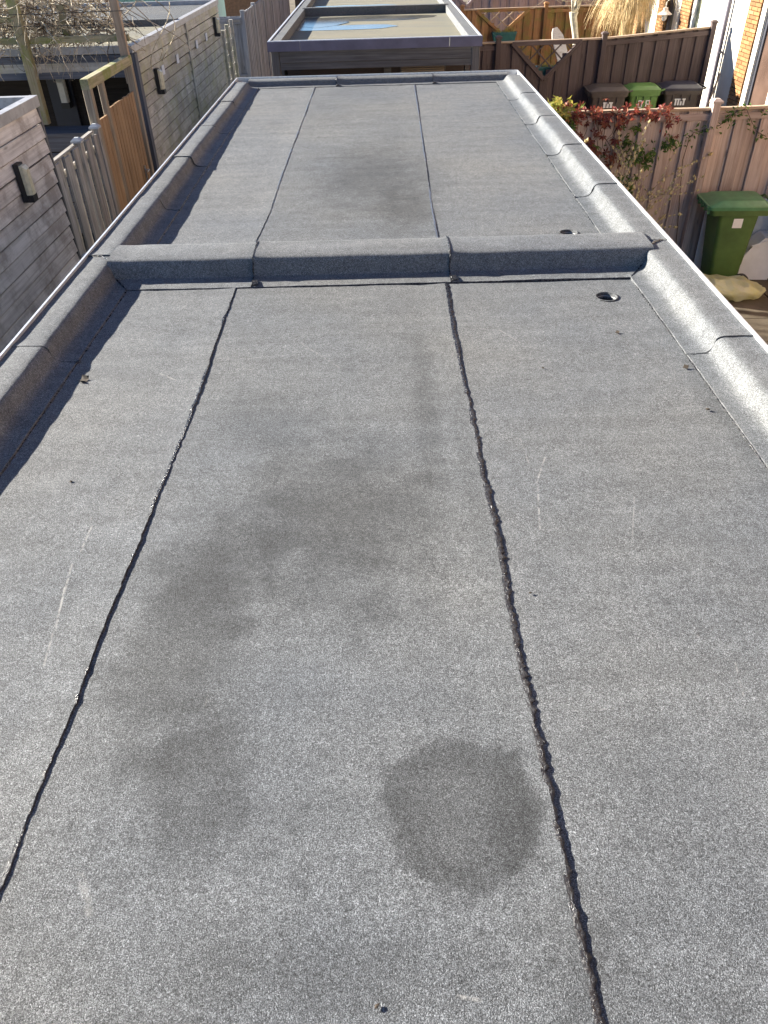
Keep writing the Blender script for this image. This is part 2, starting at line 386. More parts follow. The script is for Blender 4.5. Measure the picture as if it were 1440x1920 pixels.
_pc = {}
def plank_mesh(L, wd, th, m, wavy=0, seed=0):
    key = (round(L, 2), round(wd, 3), round(th, 3), m.name, wavy, seed)
    if key in _pc: return _pc[key]
    b = MB()
    if not wavy: b.box((0, 0, 0), (L, wd, th), ch=min(.004, th * .2, wd * .2))
    else:
        n = max(8, int(L / .09)); rings = []
        for i in range(n + 1):
            x = -L / 2 + L * i / n
            e1 = wavy * (mnoise.noise((x * 4.1, seed * 7.7, 1)) + .6 * max(0, mnoise.noise((x * 11, seed * 3.3, 5))))
            e2 = wavy * (mnoise.noise((x * 4.1, seed * 5.1, 9)) + .6 * max(0, mnoise.noise((x * 11, seed * 2.3, 8))))
            rings.append([(x, -wd / 2 + e1, -th / 2), (x, wd / 2 + e2, -th / 2), (x, wd / 2 + e2, th / 2), (x, -wd / 2 + e1, th / 2)])
        b.loft(rings)
    _pc[key] = b.mesh('plank', m); return _pc[key]
def plank(name, m, parent, p0, p1, wd, th, nrm, wavy=0, seed=0, jit=0.):
    """a board from p0 to p1 (world), width wd, thickness th, broad face towards nrm"""
    p0, p1 = Vector(p0), Vector(p1); d = p1 - p0; L = d.length; ex = d.normalized()
    ez = Vector(nrm); ez = (ez - ex * ez.dot(ex)).normalized(); ey = ez.cross(ex)
    mm = Matrix((ex, ey, ez)).transposed()
    if jit: mm = mm @ Matrix.Rotation(rnd.uniform(-jit, jit), 3, 'Z') @ Matrix.Rotation(rnd.uniform(-jit, jit), 3, 'X')
    o = link(name, plank_mesh(L, wd, th, m, wavy, seed), parent)
    c = (p0 + p1) / 2
    if parent:
        pm = Matrix.Translation(parent.location) @ parent.rotation_euler.to_matrix().to_4x4()
        o.matrix_local = pm.inverted() @ (Matrix.Translation(c) @ mm.to_4x4())
    else: o.matrix_local = Matrix.Translation(c) @ mm.to_4x4()
    return o
def boxp(name, m, parent, c, d, rot=None):
    b = MB(); b.box((0, 0, 0), d, rot); o = b.build(name, m, parent)
    o.location = (Vector(c) - parent.location) if parent else c
    return o
def rr_ring(hx, hy, z, r=.06, cx=0, cy=0, n=4):
    out = []
    for sx, sy, a0 in ((1, 1, 0), (-1, 1, 90), (-1, -1, 180), (1, -1, 270)):
        for k in range(n + 1):
            a = R(a0 + 90 * k / n); out.append((cx + sx * (hx - r) + r * math.cos(a), cy + sy * (hy - r) + r * math.sin(a), z))
    return out

# ------------------------------------------------------------------ ground
g = MB(); g.box((0, 60, GZ - .1), (240, 240, .2)); ground = struct(g.build('ground', M['ground']))
ground['label'] = 'earth and sand ground between the gardens'
b = MB(); b.box((-2.2, 14, GZ + .004), (1.7, 50, .012)); path = struct(b.build('path', M['paver']))
pat = struct(bpy.data.objects.new('patio', None)); C.objects.link(pat); pat.location = (4.2, 8, GZ)
for i in range(8):
    for j in range(8):
        x, y = 1.75 + .61 * i, 5.3 + .61 * j
        if y > 9.6: continue
        o = boxp('paving_slab', M['slab'], pat, (x + .3, y + .3, GZ + .018 + rnd.uniform(-.003, .003)), (.60, .60, .04))
        o.rotation_euler = (rnd.uniform(-.004, .004), rnd.uniform(-.004, .004), rnd.uniform(-.004, .004))

b = MB(); b.box((4.95, 15.9, GZ + .06), (2.6, .78, .16)); struct(b.build('terrace', M['slab']))
# ------------------------------------------------------------------ the shed whose felt roof fills the picture
XL, XR, Y0, Y1, HP = -1.389, 1.325, -1.6, 8.31, .075
shed = thing('flat_roof_shed', 'long shed with grey mineral felt roof and raised felt kerbs, filling the foreground', 'shed', (0, 3.2, GZ))
def fb(v, a=.004, s=6., seed=0): return a * mnoise.noise((v[0] * s, v[1] * s, v[2] * s + seed))
b = MB()
for (c, d) in [((XL + .06, 3.355, -1.3), (.08, 9.75, 2.55)), ((XR - .06, 3.355, -1.3), (.08, 9.75, 2.55)), ((-.03, Y1 - .06, -1.3), (2.42, .08, 2.55)), ((-.03, Y0 + .06, -1.3), (2.42, .08, 2.55))]:
    b.box(W(shed, c), d)
b.build('wall', M['shed_grey'], shed)
b = MB(); b.box(W(shed, (-.03, 3.35, -.08)), (2.48, 9.7, .12)); b.build('roof_deck', M['shed_dark'], shed)

def interp(tab, y):
    tab = sorted(tab)
    if y <= tab[0][0]: return tab[0][1]
    for (a, xa), (c, xc) in zip(tab, tab[1:]):
        if y <= c: return xa + (xc - xa) * (y - a) / (c - a)
    return tab[-1][1]
SRn = [(p.y, p.x) for p in (rp(u, v) for u, v in [(838, 540), (850, 620), (880, 760), (905, 890), (935, 1020), (960, 1170), (1010, 1400), (1040, 1530), (1065, 1660), (1095, 1780), (1120, 1905)])]
SLn = [(p.y, p.x) for p in (rp(u, v) for u, v in [(440, 545), (405, 640), (370, 745), (330, 850), (295, 930), (265, 1005), (240, 1065), (205, 1150), (170, 1240), (130, 1345), (85, 1450), (45, 1550), (0, 1665)])]
SLf = [(p.y, p.x) for p in (rp(u, v) for u, v in [(590, 165), (560, 245), (532, 320), (505, 400), (478, 455)])]
SRf = [(p.y, p.x) for p in (rp(u, v) for u, v in [(778, 163), (790, 245), (803, 340), (812, 400), (822, 450)])]
YK0, YK1 = 3.30, 3.62             # the kerb between the two halves
def ragged(y, a, seed):
    t = mnoise.noise((y * 9, seed, 0)) * .5 + mnoise.noise((y * 27, seed, 3)) * .6 + .7 * max(0, mnoise.noise((y * 60, seed, 9)))
    return a * t
def seam_x(tab, seed, y): return interp(tab, y) + ragged(y, .0045, seed)
def seam_h(y, seed, base): return base * (1 + .3 * mnoise.noise((y * 5, seed, 7)) + .3 * mnoise.noise((y * 17, seed, 2)))
def sheet(name, y0, y1, left, right, z0, lift_r, seed):
    """one roll of felt; left/right are functions of y; the right edge lies lifted over its neighbour"""
    n = int((y1 - y0) / .02); P = []
    us = [0, .02, .1, .2, .3, .4, .5, .6, .7, .8, .88, .92, .95, .97, .982, .991, 1.0]
    for i in range(n + 1):
        y = y0 + (y1 - y0) * i / n; xa, xb = left(y), right(y); row = []
        h = seam_h(y, seed, lift_r) if lift_r else 0
        for u in us:
            x = xa + (xb - xa) * u
            z = roofz(y) + z0 + .0022 * mnoise.noise((x * 3.1, y * 2.3, seed)) + .0009 * mnoise.noise((x * 14, y * 12, seed))
            if lift_r:
                e = (xb - x)
                z += h * max(0, 1 - e / .085) ** 1.3
                # a shallow trough runs beside the lap
                z -= .002 * math.exp(-((e - .12) / .03) ** 2)
            row.append((x, y, z))
        row.append((xb - .001, y, roofz(y) - .004)); P.append([W(shed, q) for q in row])
    b = MB(); b.grid(P); o = b.build(name, M['felt'], shed, True); return o
drains = [rp(1137, 557, 0), rp(1066, 437, 0)]
def bead(name, y0, y1, xf, w0, w1, seed, hh=.004, lo=0.):
    """bitumen squeezed out of a lap, ragged and glossy"""
    n = int((y1 - y0) / .005); P = []
    for i in range(n + 1):
        y = y0 + (y1 - y0) * i / n; x = xf(y); t = (.45 if y0 < 3 else .1) + .55 * mnoise.noise((y * 2.3, seed, 4)) + .4 * mnoise.noise((y * 15, seed, 1)) + .55 * mnoise.noise((y * 90, seed, 8)) + .4 * mnoise.noise((y * 55, seed, 6))
        ww = w0 + (w1 - w0) * max(0., min(1.3, t)); z = roofz(y) + .0012 + lo
        P.append([W(shed, q) for q in ((x - .006, y, z + hh * .9), (x + ww * .35, y, z + hh * (1 + .5 * mnoise.noise((y * 40, seed, 2)))), (x + ww * .75, y, z + hh * .6), (x + ww, y, z - .002))])
    b = MB(); b.grid(P); return b.build(name, M['bitumen_grey' if lo > 1 or y0 > 3 else 'bitumen'], shed, True)
for (ya, yb, sl, sr, sd_, nm) in ((Y0 + .1, 3.33, SLn, SRn, 1, 'near'), (3.60, 8.16, SLf, SRf, 2, 'far')):
    fl = lambda y, sl=sl, k=sd_: seam_x(sl, 3.3 + k, y)
    fr = lambda y, sr=sr, k=sd_: seam_x(sr, 8.1 + k, y)
    sheet('felt_sheet', ya, yb, lambda y: fr(y) - .07, lambda y: 1.155, 0., 0, 1.7 * sd_)
    sheet('felt_sheet', ya, yb, lambda y: fl(y) - .07, fr, .0015, .0034 if sd_ == 1 else .0016, 4.2 * sd_)
    sheet('felt_sheet', ya, yb, lambda y: -1.215, fl, .003, .0024 if sd_ == 1 else .0014, 9.4 * sd_)
    bead('bitumen_seam', ya, yb, fr, .001, .019 if sd_ == 1 else .016, 21 * sd_, .0045 if sd_ == 1 else .0025)
    bead('bitumen_seam', ya, yb, fl, .0, .006 if sd_ == 1 else .016, 33 * sd_, .003 if sd_ == 1 else .002, .0012)

# felt kerb flashing: section (distance in from the outer edge, height 0..1)
SEC = [(0, 1.0), (.04, 1.02), (.085, 1.015), (.108, 1.0), (.118, .96), (.125, .88), (.130, .74), (.134, .55), (.139, .36), (.146, .20), (.156, .11), (.172, .075), (.198, .06), (.224, .055)]
def flash_side(sign, ya, yb, seed, last=False):
    n = max(6, int((yb - ya) / .025)); P = []; lift = rnd.uniform(0, .003)
    for i in range(n + 1):
        y = ya + (yb - ya) * i / n; row = []; row2 = []
        e = .0035 * max(0, 1 - (y - ya) / .06)
        for q, (d, hgt) in enumerate(SEC):
            zr = roofz(y); z = zr + (HP - zr) * hgt + .004 + lift * (1 if hgt > .1 else .3)
            wob = .0042 * mnoise.noise((y * 3.2, seed, hgt * 1.2)) + .0026 * mnoise.noise((y * 9.5, seed, hgt * 2)) + .0014 * mnoise.noise((y * 24, d * 40, seed))
            k = min(1, q / 3.)
            dd = d + wob * k * (1.5 if .1 < hgt < 1 else .8) + (e if hgt < .9 else 0)
            x = (XL + dd) if sign < 0 else (XR - dd)
            row.append(W(shed, (x, y, z + wob * .35 + (e if hgt > .5 else e * .6))))
        zr = roofz(y); xe = (XL + .2245) if sign < 0 else (XR - .2245)
        row.append(W(shed, (xe + (wob * .8 if sign < 0 else -wob * .8), y, zr - .002)))
        P.append(row)
    P.insert(0, [Vector(p) - Vector((0, 0, .010)) for p in P[0]])
    b = MB(); b.grid(P); o = b.build('flashing', M['felt_trim'], shed, True)
    # bitumen line where this length laps the one before it
    pts = []
    for q, (d, hgt) in enumerate(SEC[0:]):
        p = P[1][q]; j = .006 * mnoise.noise((d * 60, seed, 3))
        pts.append(Vector((p.x, p.y - .002 + j, p.z - .001)))
    r = [max(.0003, .0006 + .0030 * mnoise.noise((q * .8, seed, 5))) for q in range(len(pts))]
    t = MB(); t.tube(pts, r, 5); t.build('bitumen_joint', M['bitumen'], o)
    # blob of bitumen at the foot of the lap
    if rnd.random() < .75:
        p = P[1][-2]; t = MB(); sx = 1 if sign < 0 else -1
        ring = [(p.x + sx * (.004 + .010 * math.cos(a) * rnd.uniform(.6, 1.2)), p.y + .014 * math.sin(a) * rnd.uniform(.6, 1.2), p.z - .001) for a in [R(30 * k) for k in range(12)]]
        top = [(p.x + sx * .004 + (x - p.x - sx * .004) * .5, p.y + (y - p.y) * .5, z + .005) for x, y, z in ring]
        t.loft([ring, top]); t.build('bitumen_blob', M['bitumen'], o, True)
    return o
lj = [-1.6, -.25, .69, 1.61, 2.55, 3.49, 4.40, 5.32, 6.25, 7.18, 8.10]
rj = [-1.6, -.4, .56, 1.53, 2.49, 3.51, 4.44, 5.36, 6.27, 7.20, 8.10]
for k in range(len(lj) - 1): flash_side(-1, lj[k], lj[k + 1] + .02, 3.1 * k + .7)
for k in range(len(rj) - 1): flash_side(1, rj[k], rj[k + 1] + .02, 5.3 * k + 40.1)
# edge seam bitumen along the foot of the flashings
def foot(sign, seed):
    pts, rr = [], []
    n = 500
    for i in range(n + 1):
        y = Y0 + .2 + (8.08 - Y0 - .2) * i / n
        if 3.27 < y < 3.62: continue
        x = (XL + .227) if sign < 0 else (XR - .227)
        pts.append(W(shed, (x + .0025 * mnoise.noise((y * 14, seed, 0)), y, roofz(y) + .0035))); t = mnoise.noise((y * 4.5, seed, 1)) + .6 * mnoise.noise((y * 25, seed, 2))
        rr.append(max(.0006, .0022 + .003 * t))
    b = MB(); b.tube(pts, rr, 5); b.build('bitumen_seam', M['bitumen'], shed, True)
foot(-1, 3.); foot(1, 8.)

# cross kerb between the halves and the far end kerb
def cross(xa, xb, sec, seed, nm='flashing', first=False):
    n = max(6, int((xb - xa) / .025)); P = []
    for i in range(n + 1):
        x = xa + (xb - xa) * i / n; row = []
        e = .004 * max(0, 1 - (x - xa) / .07)
        for (y, z) in sec:
            wob = .003 * mnoise.noise((x * 3.5, seed, z * 12)) + .0022 * mnoise.noise((x * 11, seed, y * 9))
            row.append(W(shed, (x, y + wob - e * .5, z + wob * .5 + (e if z > .03 else e * .5))))
        P.append(row)
    P.insert(0, [Vector(p) - Vector((0, 0, .01)) for p in P[0]])
    b = MB(); b.grid(P); o = b.build(nm, M['felt_trim'], shed, True)
    if not first:
        pts = [P[1][q] + Vector((-.002 + .005 * mnoise.noise((q * .9, seed, 3)), -.001, .001)) for q in range(len(sec))]
        rr = [max(.001, .003 + .003 * mnoise.noise((q * .7, seed, 4))) for q in range(len(pts))]
        t = MB(); t.tube(pts, rr, 5); t.build('bitumen_joint', M['bitumen'], o)
        p = P[1][2]; t = MB(); t.box(p + Vector((.012, -.012, .004)), (.026, .05, .006), Matrix.Rotation(.2, 3, 'Z')); t.build('bitumen_blob', M['bitumen'], o)
    return o
SECM = [(3.255, .001), (3.255, .0065), (3.30, .0075), (3.345, .009), (3.362, .014), (3.370, .028), (3.376, .050), (3.382, .068), (3.389, .076), (3.400, .080), (3.48, .082), (3.57, .081), (3.60, .077), (3.616, .064), (3.628, .04), (3.64, .02), (3.66, .010), (3.72, .007), (3.72, .001)]
SECM = [(y, z * (1.15 if z > .02 else 1)) for y, z in SECM]
kx = [-1.268, -.60, .300, 1.205]
for k in range(3): cross(kx[k], kx[k + 1] + .02, SECM, 61.7 + 3 * k, first=(k == 0))
zf = roofz(8.12)
SECF = [(8.085, zf - .002), (8.085, zf + .006), (8.12, zf + .007), (8.150, zf + .010), (8.160, zf + .018), (8.166, zf + .034), (8.174, HP - .004), (8.190, HP + .004), (8.25, HP + .005), (8.305, HP + .004), (8.308, HP - .03)]
fx = [-1.268, -.42, .50, 1.205]
for k in range(3): cross(fx[k], fx[k + 1] + .02, SECF, 91.7 + 3 * k, first=(k == 0))
# bitumen along the foot of the cross kerb and inside its corners
b = MB(); pts = []; rr = []
for i in range(241):
    x = -1.17 + 2.29 * i / 240; pts.append(W(shed, (x, 3.252 + .002 * mnoise.noise((x * 20, 3, 0)), .004))); rr.append(max(.001, .0032 + .0022 * mnoise.noise((x * 13, 5, 0))))
b.tube(pts, rr, 5); b.build('bitumen_seam', M['bitumen'], shed, True)
for sx, x0, x1 in ((-1, XL + .122, XL + .224), (1, XR - .122, XR - .224)):
    b = MB(); b.tube([W(shed, p) for p in ((x0, 3.40, HP + .003), (x0 - sx * .008, 3.385, .058), (x0 - sx * .018, 3.375, .025), (x0 - sx * .04, 3.35, .012), (x1, 3.257, .008))], [.002, .003, .003, .004, .003], 5)
    b.build('bitumen_joint', M['bitumen'], shed)
# dark open laps on top of the side kerbs
b = MB(); b.tube([W(shed, p) for p in ((XR - .115, 3.42, .081), (XR - .075, 3.475, .083), (XR - .045, 3.50, .083), (XR - .003, 3.51, .081))], [.002, .006, .005, .002], 5); b.build('bitumen_joint', M['bitumen'], shed)
b = MB(); b.tube([W(shed, p) for p in ((XL + .115, 3.42, .081), (XL + .07, 3.48, .082), (XL + .04, 3.487, .082), (XL + .003, 3.485, .081))], [.003, .0035, .003, .002], 5); b.build('bitumen_joint', M['bitumen'], shed)

# aluminium roof edge
def trim_run(p0, p1, nrm):
    p0, p1, nrm = Vector(p0), Vector(p1), Vector(nrm); L = (p1 - p0).length; k = max(1, round(L / 2.5)); d = (p1 - p0) / k
    for i in range(k):
        a, c = p0 + d * i + d.normalized() * .001, p0 + d * (i + 1) - d.normalized() * .001
        b = MB(); prof = [(-.003, .092), (.006, .092), (.006, .083), (.0005, .079), (.0005, .015), (.010, .006), (.007, .004), (-.003, .013)]
        b.loft([[W(shed, a + nrm * u + Vector((0, 0, z))) for u, z in prof], [W(shed, c + nrm * u + Vector((0, 0, z))) for u, z in prof]])
        b.build('edge_trim', M['alu'], shed)
trim_run((XL - .002, Y0, 0), (XL - .002, Y1, 0), (-1, 0, 0)); trim_run((XR + .002, Y0, 0), (XR + .002, Y1, 0), (1, 0, 0))
trim_run((XL, Y1 + .002, 0), (XR, Y1 + .002, 0), (0, 1, 0))

# drains
for p in drains:
    b = MB(); rings = []
    for r, z in ((.050, -.001), (.047, .0005), (.044, .0), (.042, -.006), (.040, -.02), (.040, -.09)):
        rings.append([W(shed, (p.x + r * math.cos(R(15 * k)), p.y + r * math.sin(R(15 * k)), roofz(p.y) + z + .004)) for k in range(24)])
    b.loft(rings, False); dr = b.build('drain', M['felt_old'], shed, True)
    b = MB(); b.loft([[W(shed, (p.x + r * math.cos(R(15 * k)), p.y + r * math.sin(R(15 * k)), roofz(p.y) + z)) for k in range(24)] for r, z in ((.0435, -.004), (.0400, -.012))], False)
    b.build('outlet', M['lead_trim'], dr)
# the felt is cut out where the drains sit
cut = []
for o in [c for c in shed.children if c.name.startswith('felt_sheet')]:
    bm = bmesh.new(); bm.from_mesh(o.data); ow = shed.location
    for p in drains:
        if not any((v.co + ow - p).length < .5 for v in bm.verts): continue
        geom = [f for f in bm.faces if (f.calc_center_median() + ow - p).xy.length < .16]
        if not geom: continue
        bmesh.ops.subdivide_edges(bm, edges=list({e for f in geom for e in f.edges}), cuts=6, use_grid_fill=True)
        kill = [f for f in bm.faces if (f.calc_center_median() + ow - p).xy.length < .045]
        bmesh.ops.delete(bm, geom=kill, context='FACES')
    bm.to_mesh(o.data); bm.free()
# bits lying on the felt
def crumb(u, v, s, name, label, cat, curl=False):
    p = rp(u, v, .004); b = MB()
    if curl:
        P = []
        for i in range(7):
            a = -1.1 + 2.6 * i / 6; P.append([(s * math.sin(a) + rnd.uniform(-.1, .1) * s, s * .9 * (j - 1.5) * (1 - .25 * abs(j - 1.5)), s * (1 - math.cos(a)) * .8 + rnd.uniform(0, .12) * s) for j in range(4)])
        b.grid(P)
    else:
        rings = [[(s * k * math.cos(R(60 * q)) * rnd.uniform(.6, 1.2), s * k * .7 * math.sin(R(60 * q)) * rnd.uniform(.6, 1.2), z * s) for q in range(6)] for k, z in ((.8, 0), (1, .3), (.5, .6))]
        b.loft(rings)
    o = b.build(name, M['debris'], None); o.location = p; o.rotation_euler[2] = rnd.uniform(0, 6)
    return tag(o, label, cat)
crumb(157, 714, .017, 'dry_leaf', 'curled dark dry leaf on the shaded felt beside the left kerb', 'leaf', True)
crumb(707, 1886, .0045, 'tar_crumb', 'small black crumb near the bottom edge of the roof felt', 'crumb')
crumb(133, 903, .006, 'tar_crumb', 'dark crumb on the felt left of the left seam', 'crumb')
crumb(1018, 690, .006, 'tar_crumb', 'dark crumb on the sunlit felt below the round drain, left of it', 'crumb')
crumb(1327, 768, .008, 'tar_crumb', 'dark crumb beside the foot of the right kerb', 'crumb')
crumb(1157, 624, .008, 'dry_leaf', 'small dark leaf shred just below the nearer round drain', 'leaf', True)
crumb(994, 1112, .005, 'tar_crumb', 'dark crumb close to the right side of the right seam', 'crumb')
crumb(1285, 690, .010, 'dry_leaf', 'dark leaf shred by the lap in the right kerb foot', 'leaf', True)
#PART2
# ------------------------------------------------------------------ left of the alley: sheds, picket fence, gate
XA = -3.09
def lapped_wall(parent, name, m, ya, yb, ztop, zbot, pitch=.130, th=.019):
    k = 0; z = ztop
    while z - pitch > zbot:
        zb = z - pitch
        p0, p1 = Vector((XA + .012, ya, (z + zb) / 2)), Vector((XA + .012, yb, (z + zb) / 2))
        tilt = Vector((1, 0, .14 + rnd.uniform(-.015, .015)))
        plank(name, m, parent, p0 + Vector((rnd.uniform(-.002, .002), 0, 0)), p1 + Vector((rnd.uniform(-.002, .002), 0, rnd.uniform(-.004, .004))), pitch - .014, .024, tilt)
        z = zb; k += 1
def shed_shell(parent, x0, x1, y0, y1, ztop, wallm, zfloor=GZ):
    b = MB()
    for c, d in (((x0 + .03, (y0 + y1) / 2, (ztop + zfloor) / 2 - .08), (.05, y1 - y0 - .02, ztop - zfloor - .16)), ((x1 - .06, (y0 + y1) / 2, (ztop + zfloor) / 2 - .08), (.05, y1 - y0 - .02, ztop - zfloor - .16)),
                 (((x0 + x1) / 2, y1 - .04, (ztop + zfloor) / 2 - .08), (x1 - x0 - .18, .05, ztop - zfloor - .16))):
        b.box(W(parent, c), d)
    return b.build('wall', wallm, parent)
def roof_rim(parent, x0, x1, y0, y1, zt, m, wd=.07, drop=.10):
    for c, d in (((x0 + wd / 2, (y0 + y1) / 2, zt - drop / 2), (wd, y1 - y0, drop)), ((x1 - wd / 2, (y0 + y1) / 2, zt - drop / 2), (wd, y1 - y0, drop)),
                 (((x0 + x1) / 2, y0 + wd / 2, zt - drop / 2 - .002), (x1 - x0 - 2 * wd - .002, wd, drop)), (((x0 + x1) / 2, y1 - wd / 2, zt - drop / 2 - .002), (x1 - x0 - 2 * wd - .002, wd, drop))):
        boxp('roof_trim', m, parent, c, d)
def wall_lamp(loc, label, facing=0., glass=None, group=None, s=1.):
    """bulkhead lamp; local +X looks away from the wall"""
    t = thing('wall_lamp', label, 'wall lamp', loc, facing, group)
    b = MB(); b.box((.022 * s, 0, 0), (.045 * s, .105 * s, .30 * s)); b.box((.055 * s, 0, -.125 * s), (.075 * s, .095 * s, .055 * s)); b.build('housing', M['black'], t)
    rings = [[(x, sy * wy, z) for sy, z in ((-1, -.095 * s), (1, -.095 * s), (1, .135 * s - dz), (-1, .135 * s - dz))] for x, wy, dz in ((.045 * s, .046 * s, 0), (.07 * s, .046 * s, .004), (.095 * s, .030 * s, .03 * s))]
    b = MB(); b.loft(rings); b.build('diffuser', glass or M['glass_lamp'], t)
    return t

# near left shed
ns = thing('timber_shed', 'weathered lapped-board shed at the left edge, beside the picket fence', 'shed', (-4.4, 5.2, GZ))
lapped_wall(ns, 'board', M['clad'], 3.0, 7.47, .035, GZ + .05)
shed_shell(ns, -5.6, XA, 3.0, 7.5, .06, M['shed_dark'])
b = MB(); b.box(W(ns, (-4.35, 5.25, -.05)), (2.36, 4.4, .05)); b.build('roof_deck', M['felt_old'], ns)
roof_rim(ns, -5.65, XA + .035, 2.95, 7.53, .115, M['lead_trim'], .075, .085)
plank('corner_batten', M['shed_grey'], ns, (XA + .01, 7.49, .02), (XA + .01, 7.49, GZ), .03, .045, (1, 0, 0))
b = MB(); b.box(W(ns, (-4.35, 7.505, -1.3)), (2.4, .02, 2.5)); b.build('end_wall', M['shed_dark'], ns)
wall_lamp(pxx(38, 342, XA + .03) + Vector((.0, 0, 0)), 'black bulkhead lamp with yellowed glass on the leftmost shed wall', 0)

# silvered picket fence in the alley
pf = thing('picket_fence', 'low silvered picket fence with ragged boards between shed and larch gate', 'fence', (XA, 8.2, GZ))
ys = [7.56, 7.70, 7.84, 7.98, 8.12, 8.40, 8.52, 8.66, 8.78]
for k, y in enumerate(ys):
    zt = -.46 + rnd.uniform(-.012, .006); front = k % 2 == 0
    plank('picket', M['picket'], pf, (XA + (.02 if front else -.015), y, GZ), (XA + (.02 if front else -.015), y, zt), .14, .018, (1, 0, 0), .016, k)
for y, zt in ((8.26, -.43), (8.87, -.425)):
    plank('post', M['picket'], pf, (XA + .01, y, GZ), (XA + .01, y, zt), .075, .075, (1, 0, 0))
    b = MB(); c = W(pf, (XA + .01, y, zt)); b.loft([[(c.x + a * q, c.y + e * q, c.z + h) for a, e in ((-1, -1), (1, -1), (1, 1), (-1, 1))] for q, h in ((.052, 0), (.052, .018), (.02, .045))]); b.build('post_cap', M['zinc_cap'], pf)
for z in (-.62, -1.5, -2.3): plank('rail', M['picket'], pf, (XA - .035, 7.52, z), (XA - .035, 8.85, z), .06, .03, (1, 0, 0))
plank('rail', M['picket'], pf, (XA - .02, 7.52, -.452), (XA - .02, 8.80, -.447), .05, .02, (0, 0, 1))
b = MB(); b.box(W(pf, (XA + .05, 7.56, -1.33)), (.03, .10, .02)); b.build('latch', M['zinc_cap'], pf)

# larch gate with open panels along its top
gt = thing('larch_gate', 'tall orange larch gate with grey frame and open top panels', 'gate', (XA, 9.7, GZ))
zt = -.02
plank('frame_post', M['gate_frame'], gt, (XA, 8.95, GZ), (XA, 8.95, zt - .045), .085, .085, (1, 0, 0))
plank('frame_post', M['gate_frame'], gt, (XA, 10.62, GZ), (XA, 10.62, zt - .045), .085, .085, (1, 0, 0))
plank('top_beam', M['mossy'], gt, (XA, 8.90, zt - .0), (XA, 10.66, zt - .0), .10, .085, (1, 0, 0))
plank('mullion', M['gate_frame'], gt, (XA, 9.42, GZ), (XA, 9.42, zt - .045), .075, .06, (1, 0, 0))
yy = 9.02
for k in range(3):
    plank('board', M['gate'], gt, (XA + .005, yy + .055, GZ + .03), (XA + .005, yy + .055, -.39 + rnd.uniform(-.004, .012)), .104, .022, (1, 0, 0)); yy += .118
yy = 9.475
for k in range(9):
    plank('board', M['gate'], gt, (XA + .012, yy + .05, GZ + .03), (XA + .012, yy + .05, -.345 + rnd.uniform(-.004, .010)), .102, .022, (1, 0, 0)); yy += .117
plank('rail', M['gate_frame'], gt, (XA - .03, 9.0, -.6), (XA - .03, 10.55, -.6), .09, .03, (1, 0, 0)); plank('rail', M['gate_frame'], gt, (XA - .03, 9.0, -2.1), (XA - .03, 10.55, -2.1), .09, .03, (1, 0, 0))
hp = pxx(272, 318, XA + .03); b = MB()
b.box(W(gt, hp + Vector((.004, 0, -.05))), (.008, .04, .20)); b.tube([W(gt, hp), W(gt, hp + Vector((.055, 0, 0))), W(gt, hp + Vector((.06, -.11, 0)))], .009, 6); b.build('handle', M['steel'], gt)

# far left shed with dark porch
fs = thing('timber_shed', 'mossy lapped-board shed with dark porch and flat roof behind the larch gate', 'shed', (-4.8, 14, GZ))
lapped_wall(fs, 'board', M['clad_mossy'], 10.93, 14.00, .03, GZ + .05); lapped_wall(fs, 'board', M['clad_mossy'], 14.07, 17.16, .03, GZ + .05)
plank('cover_batten', M['clad_mossy'], fs, (XA + .035, 14.035, .03), (XA + .035, 14.035, GZ), .075, .025, (1, 0, 0))
plank('corner_post', M['blue_grey'], fs, (XA - .01, 10.86, .02), (XA - .01, 10.86, GZ), .12, .12, (1, 0, 0))
shed_shell(fs, -7.2, XA, 11.9, 17.2, .05, M['shed_dark'])
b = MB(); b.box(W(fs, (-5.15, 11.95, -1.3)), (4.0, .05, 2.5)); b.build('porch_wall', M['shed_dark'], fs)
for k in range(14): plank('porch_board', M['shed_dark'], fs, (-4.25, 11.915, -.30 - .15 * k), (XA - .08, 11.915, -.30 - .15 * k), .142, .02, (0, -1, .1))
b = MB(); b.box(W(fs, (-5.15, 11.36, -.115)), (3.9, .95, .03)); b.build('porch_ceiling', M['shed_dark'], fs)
plank('door', M['door_blue'], fs, (-4.48, 11.90, GZ), (-4.48, 11.90, -.32), .34, .03, (0, -1, 0))
b = MB(); b.box(W(fs, (-5.15, 12.35, .01)), (4.1, 2.75, .05)); b.build('roof_deck', M['felt_yellow'], fs)
b = MB(); b.box(W(fs, (-5.15, 15.5, .012)), (4.1, 3.4, .05)); b.build('roof_deck', M['felt_old'], fs)
b = MB(); b.box(W(fs, (-5.15, 13.76, .055)), (4.08, .16, .13)); b.build('roof_kerb', M['felt_old'], fs)
roof_rim(fs, -7.25, XA + .035, 10.78, 17.22, .105, M['lead_trim'], .085, .075)
plank('fascia_board', M['blue_grey'], fs, (-7.2, 10.80, -.025), (XA - .08, 10.80, -.025), .085, .03, (0, -1, 0))
plank('fascia_board', M['clad_mossy'], fs, (-7.2, 10.792, -.105), (XA - .08, 10.792, -.105), .11, .025, (0, -1, .12))
plank('fascia_board', M['blue_grey'], fs, (-7.2, 10.78, -.19), (XA - .08, 10.78, -.19), .08, .025, (0, -1, .12))
lp = py(122, 172, 11.87); wall_lamp(lp, 'pale wall lamp in the dark porch behind the larch gate', R(-90), M['glass_lamp_w'], s=1.25)
wall_lamp(pxx(294, 152, XA + .035), 'bulkhead lamp on the mossy shed wall, nearer to the larch gate', 0)
wall_lamp(pxx(402, 50, XA + .035), 'bulkhead lamp on the mossy shed wall, at its far end', 0)
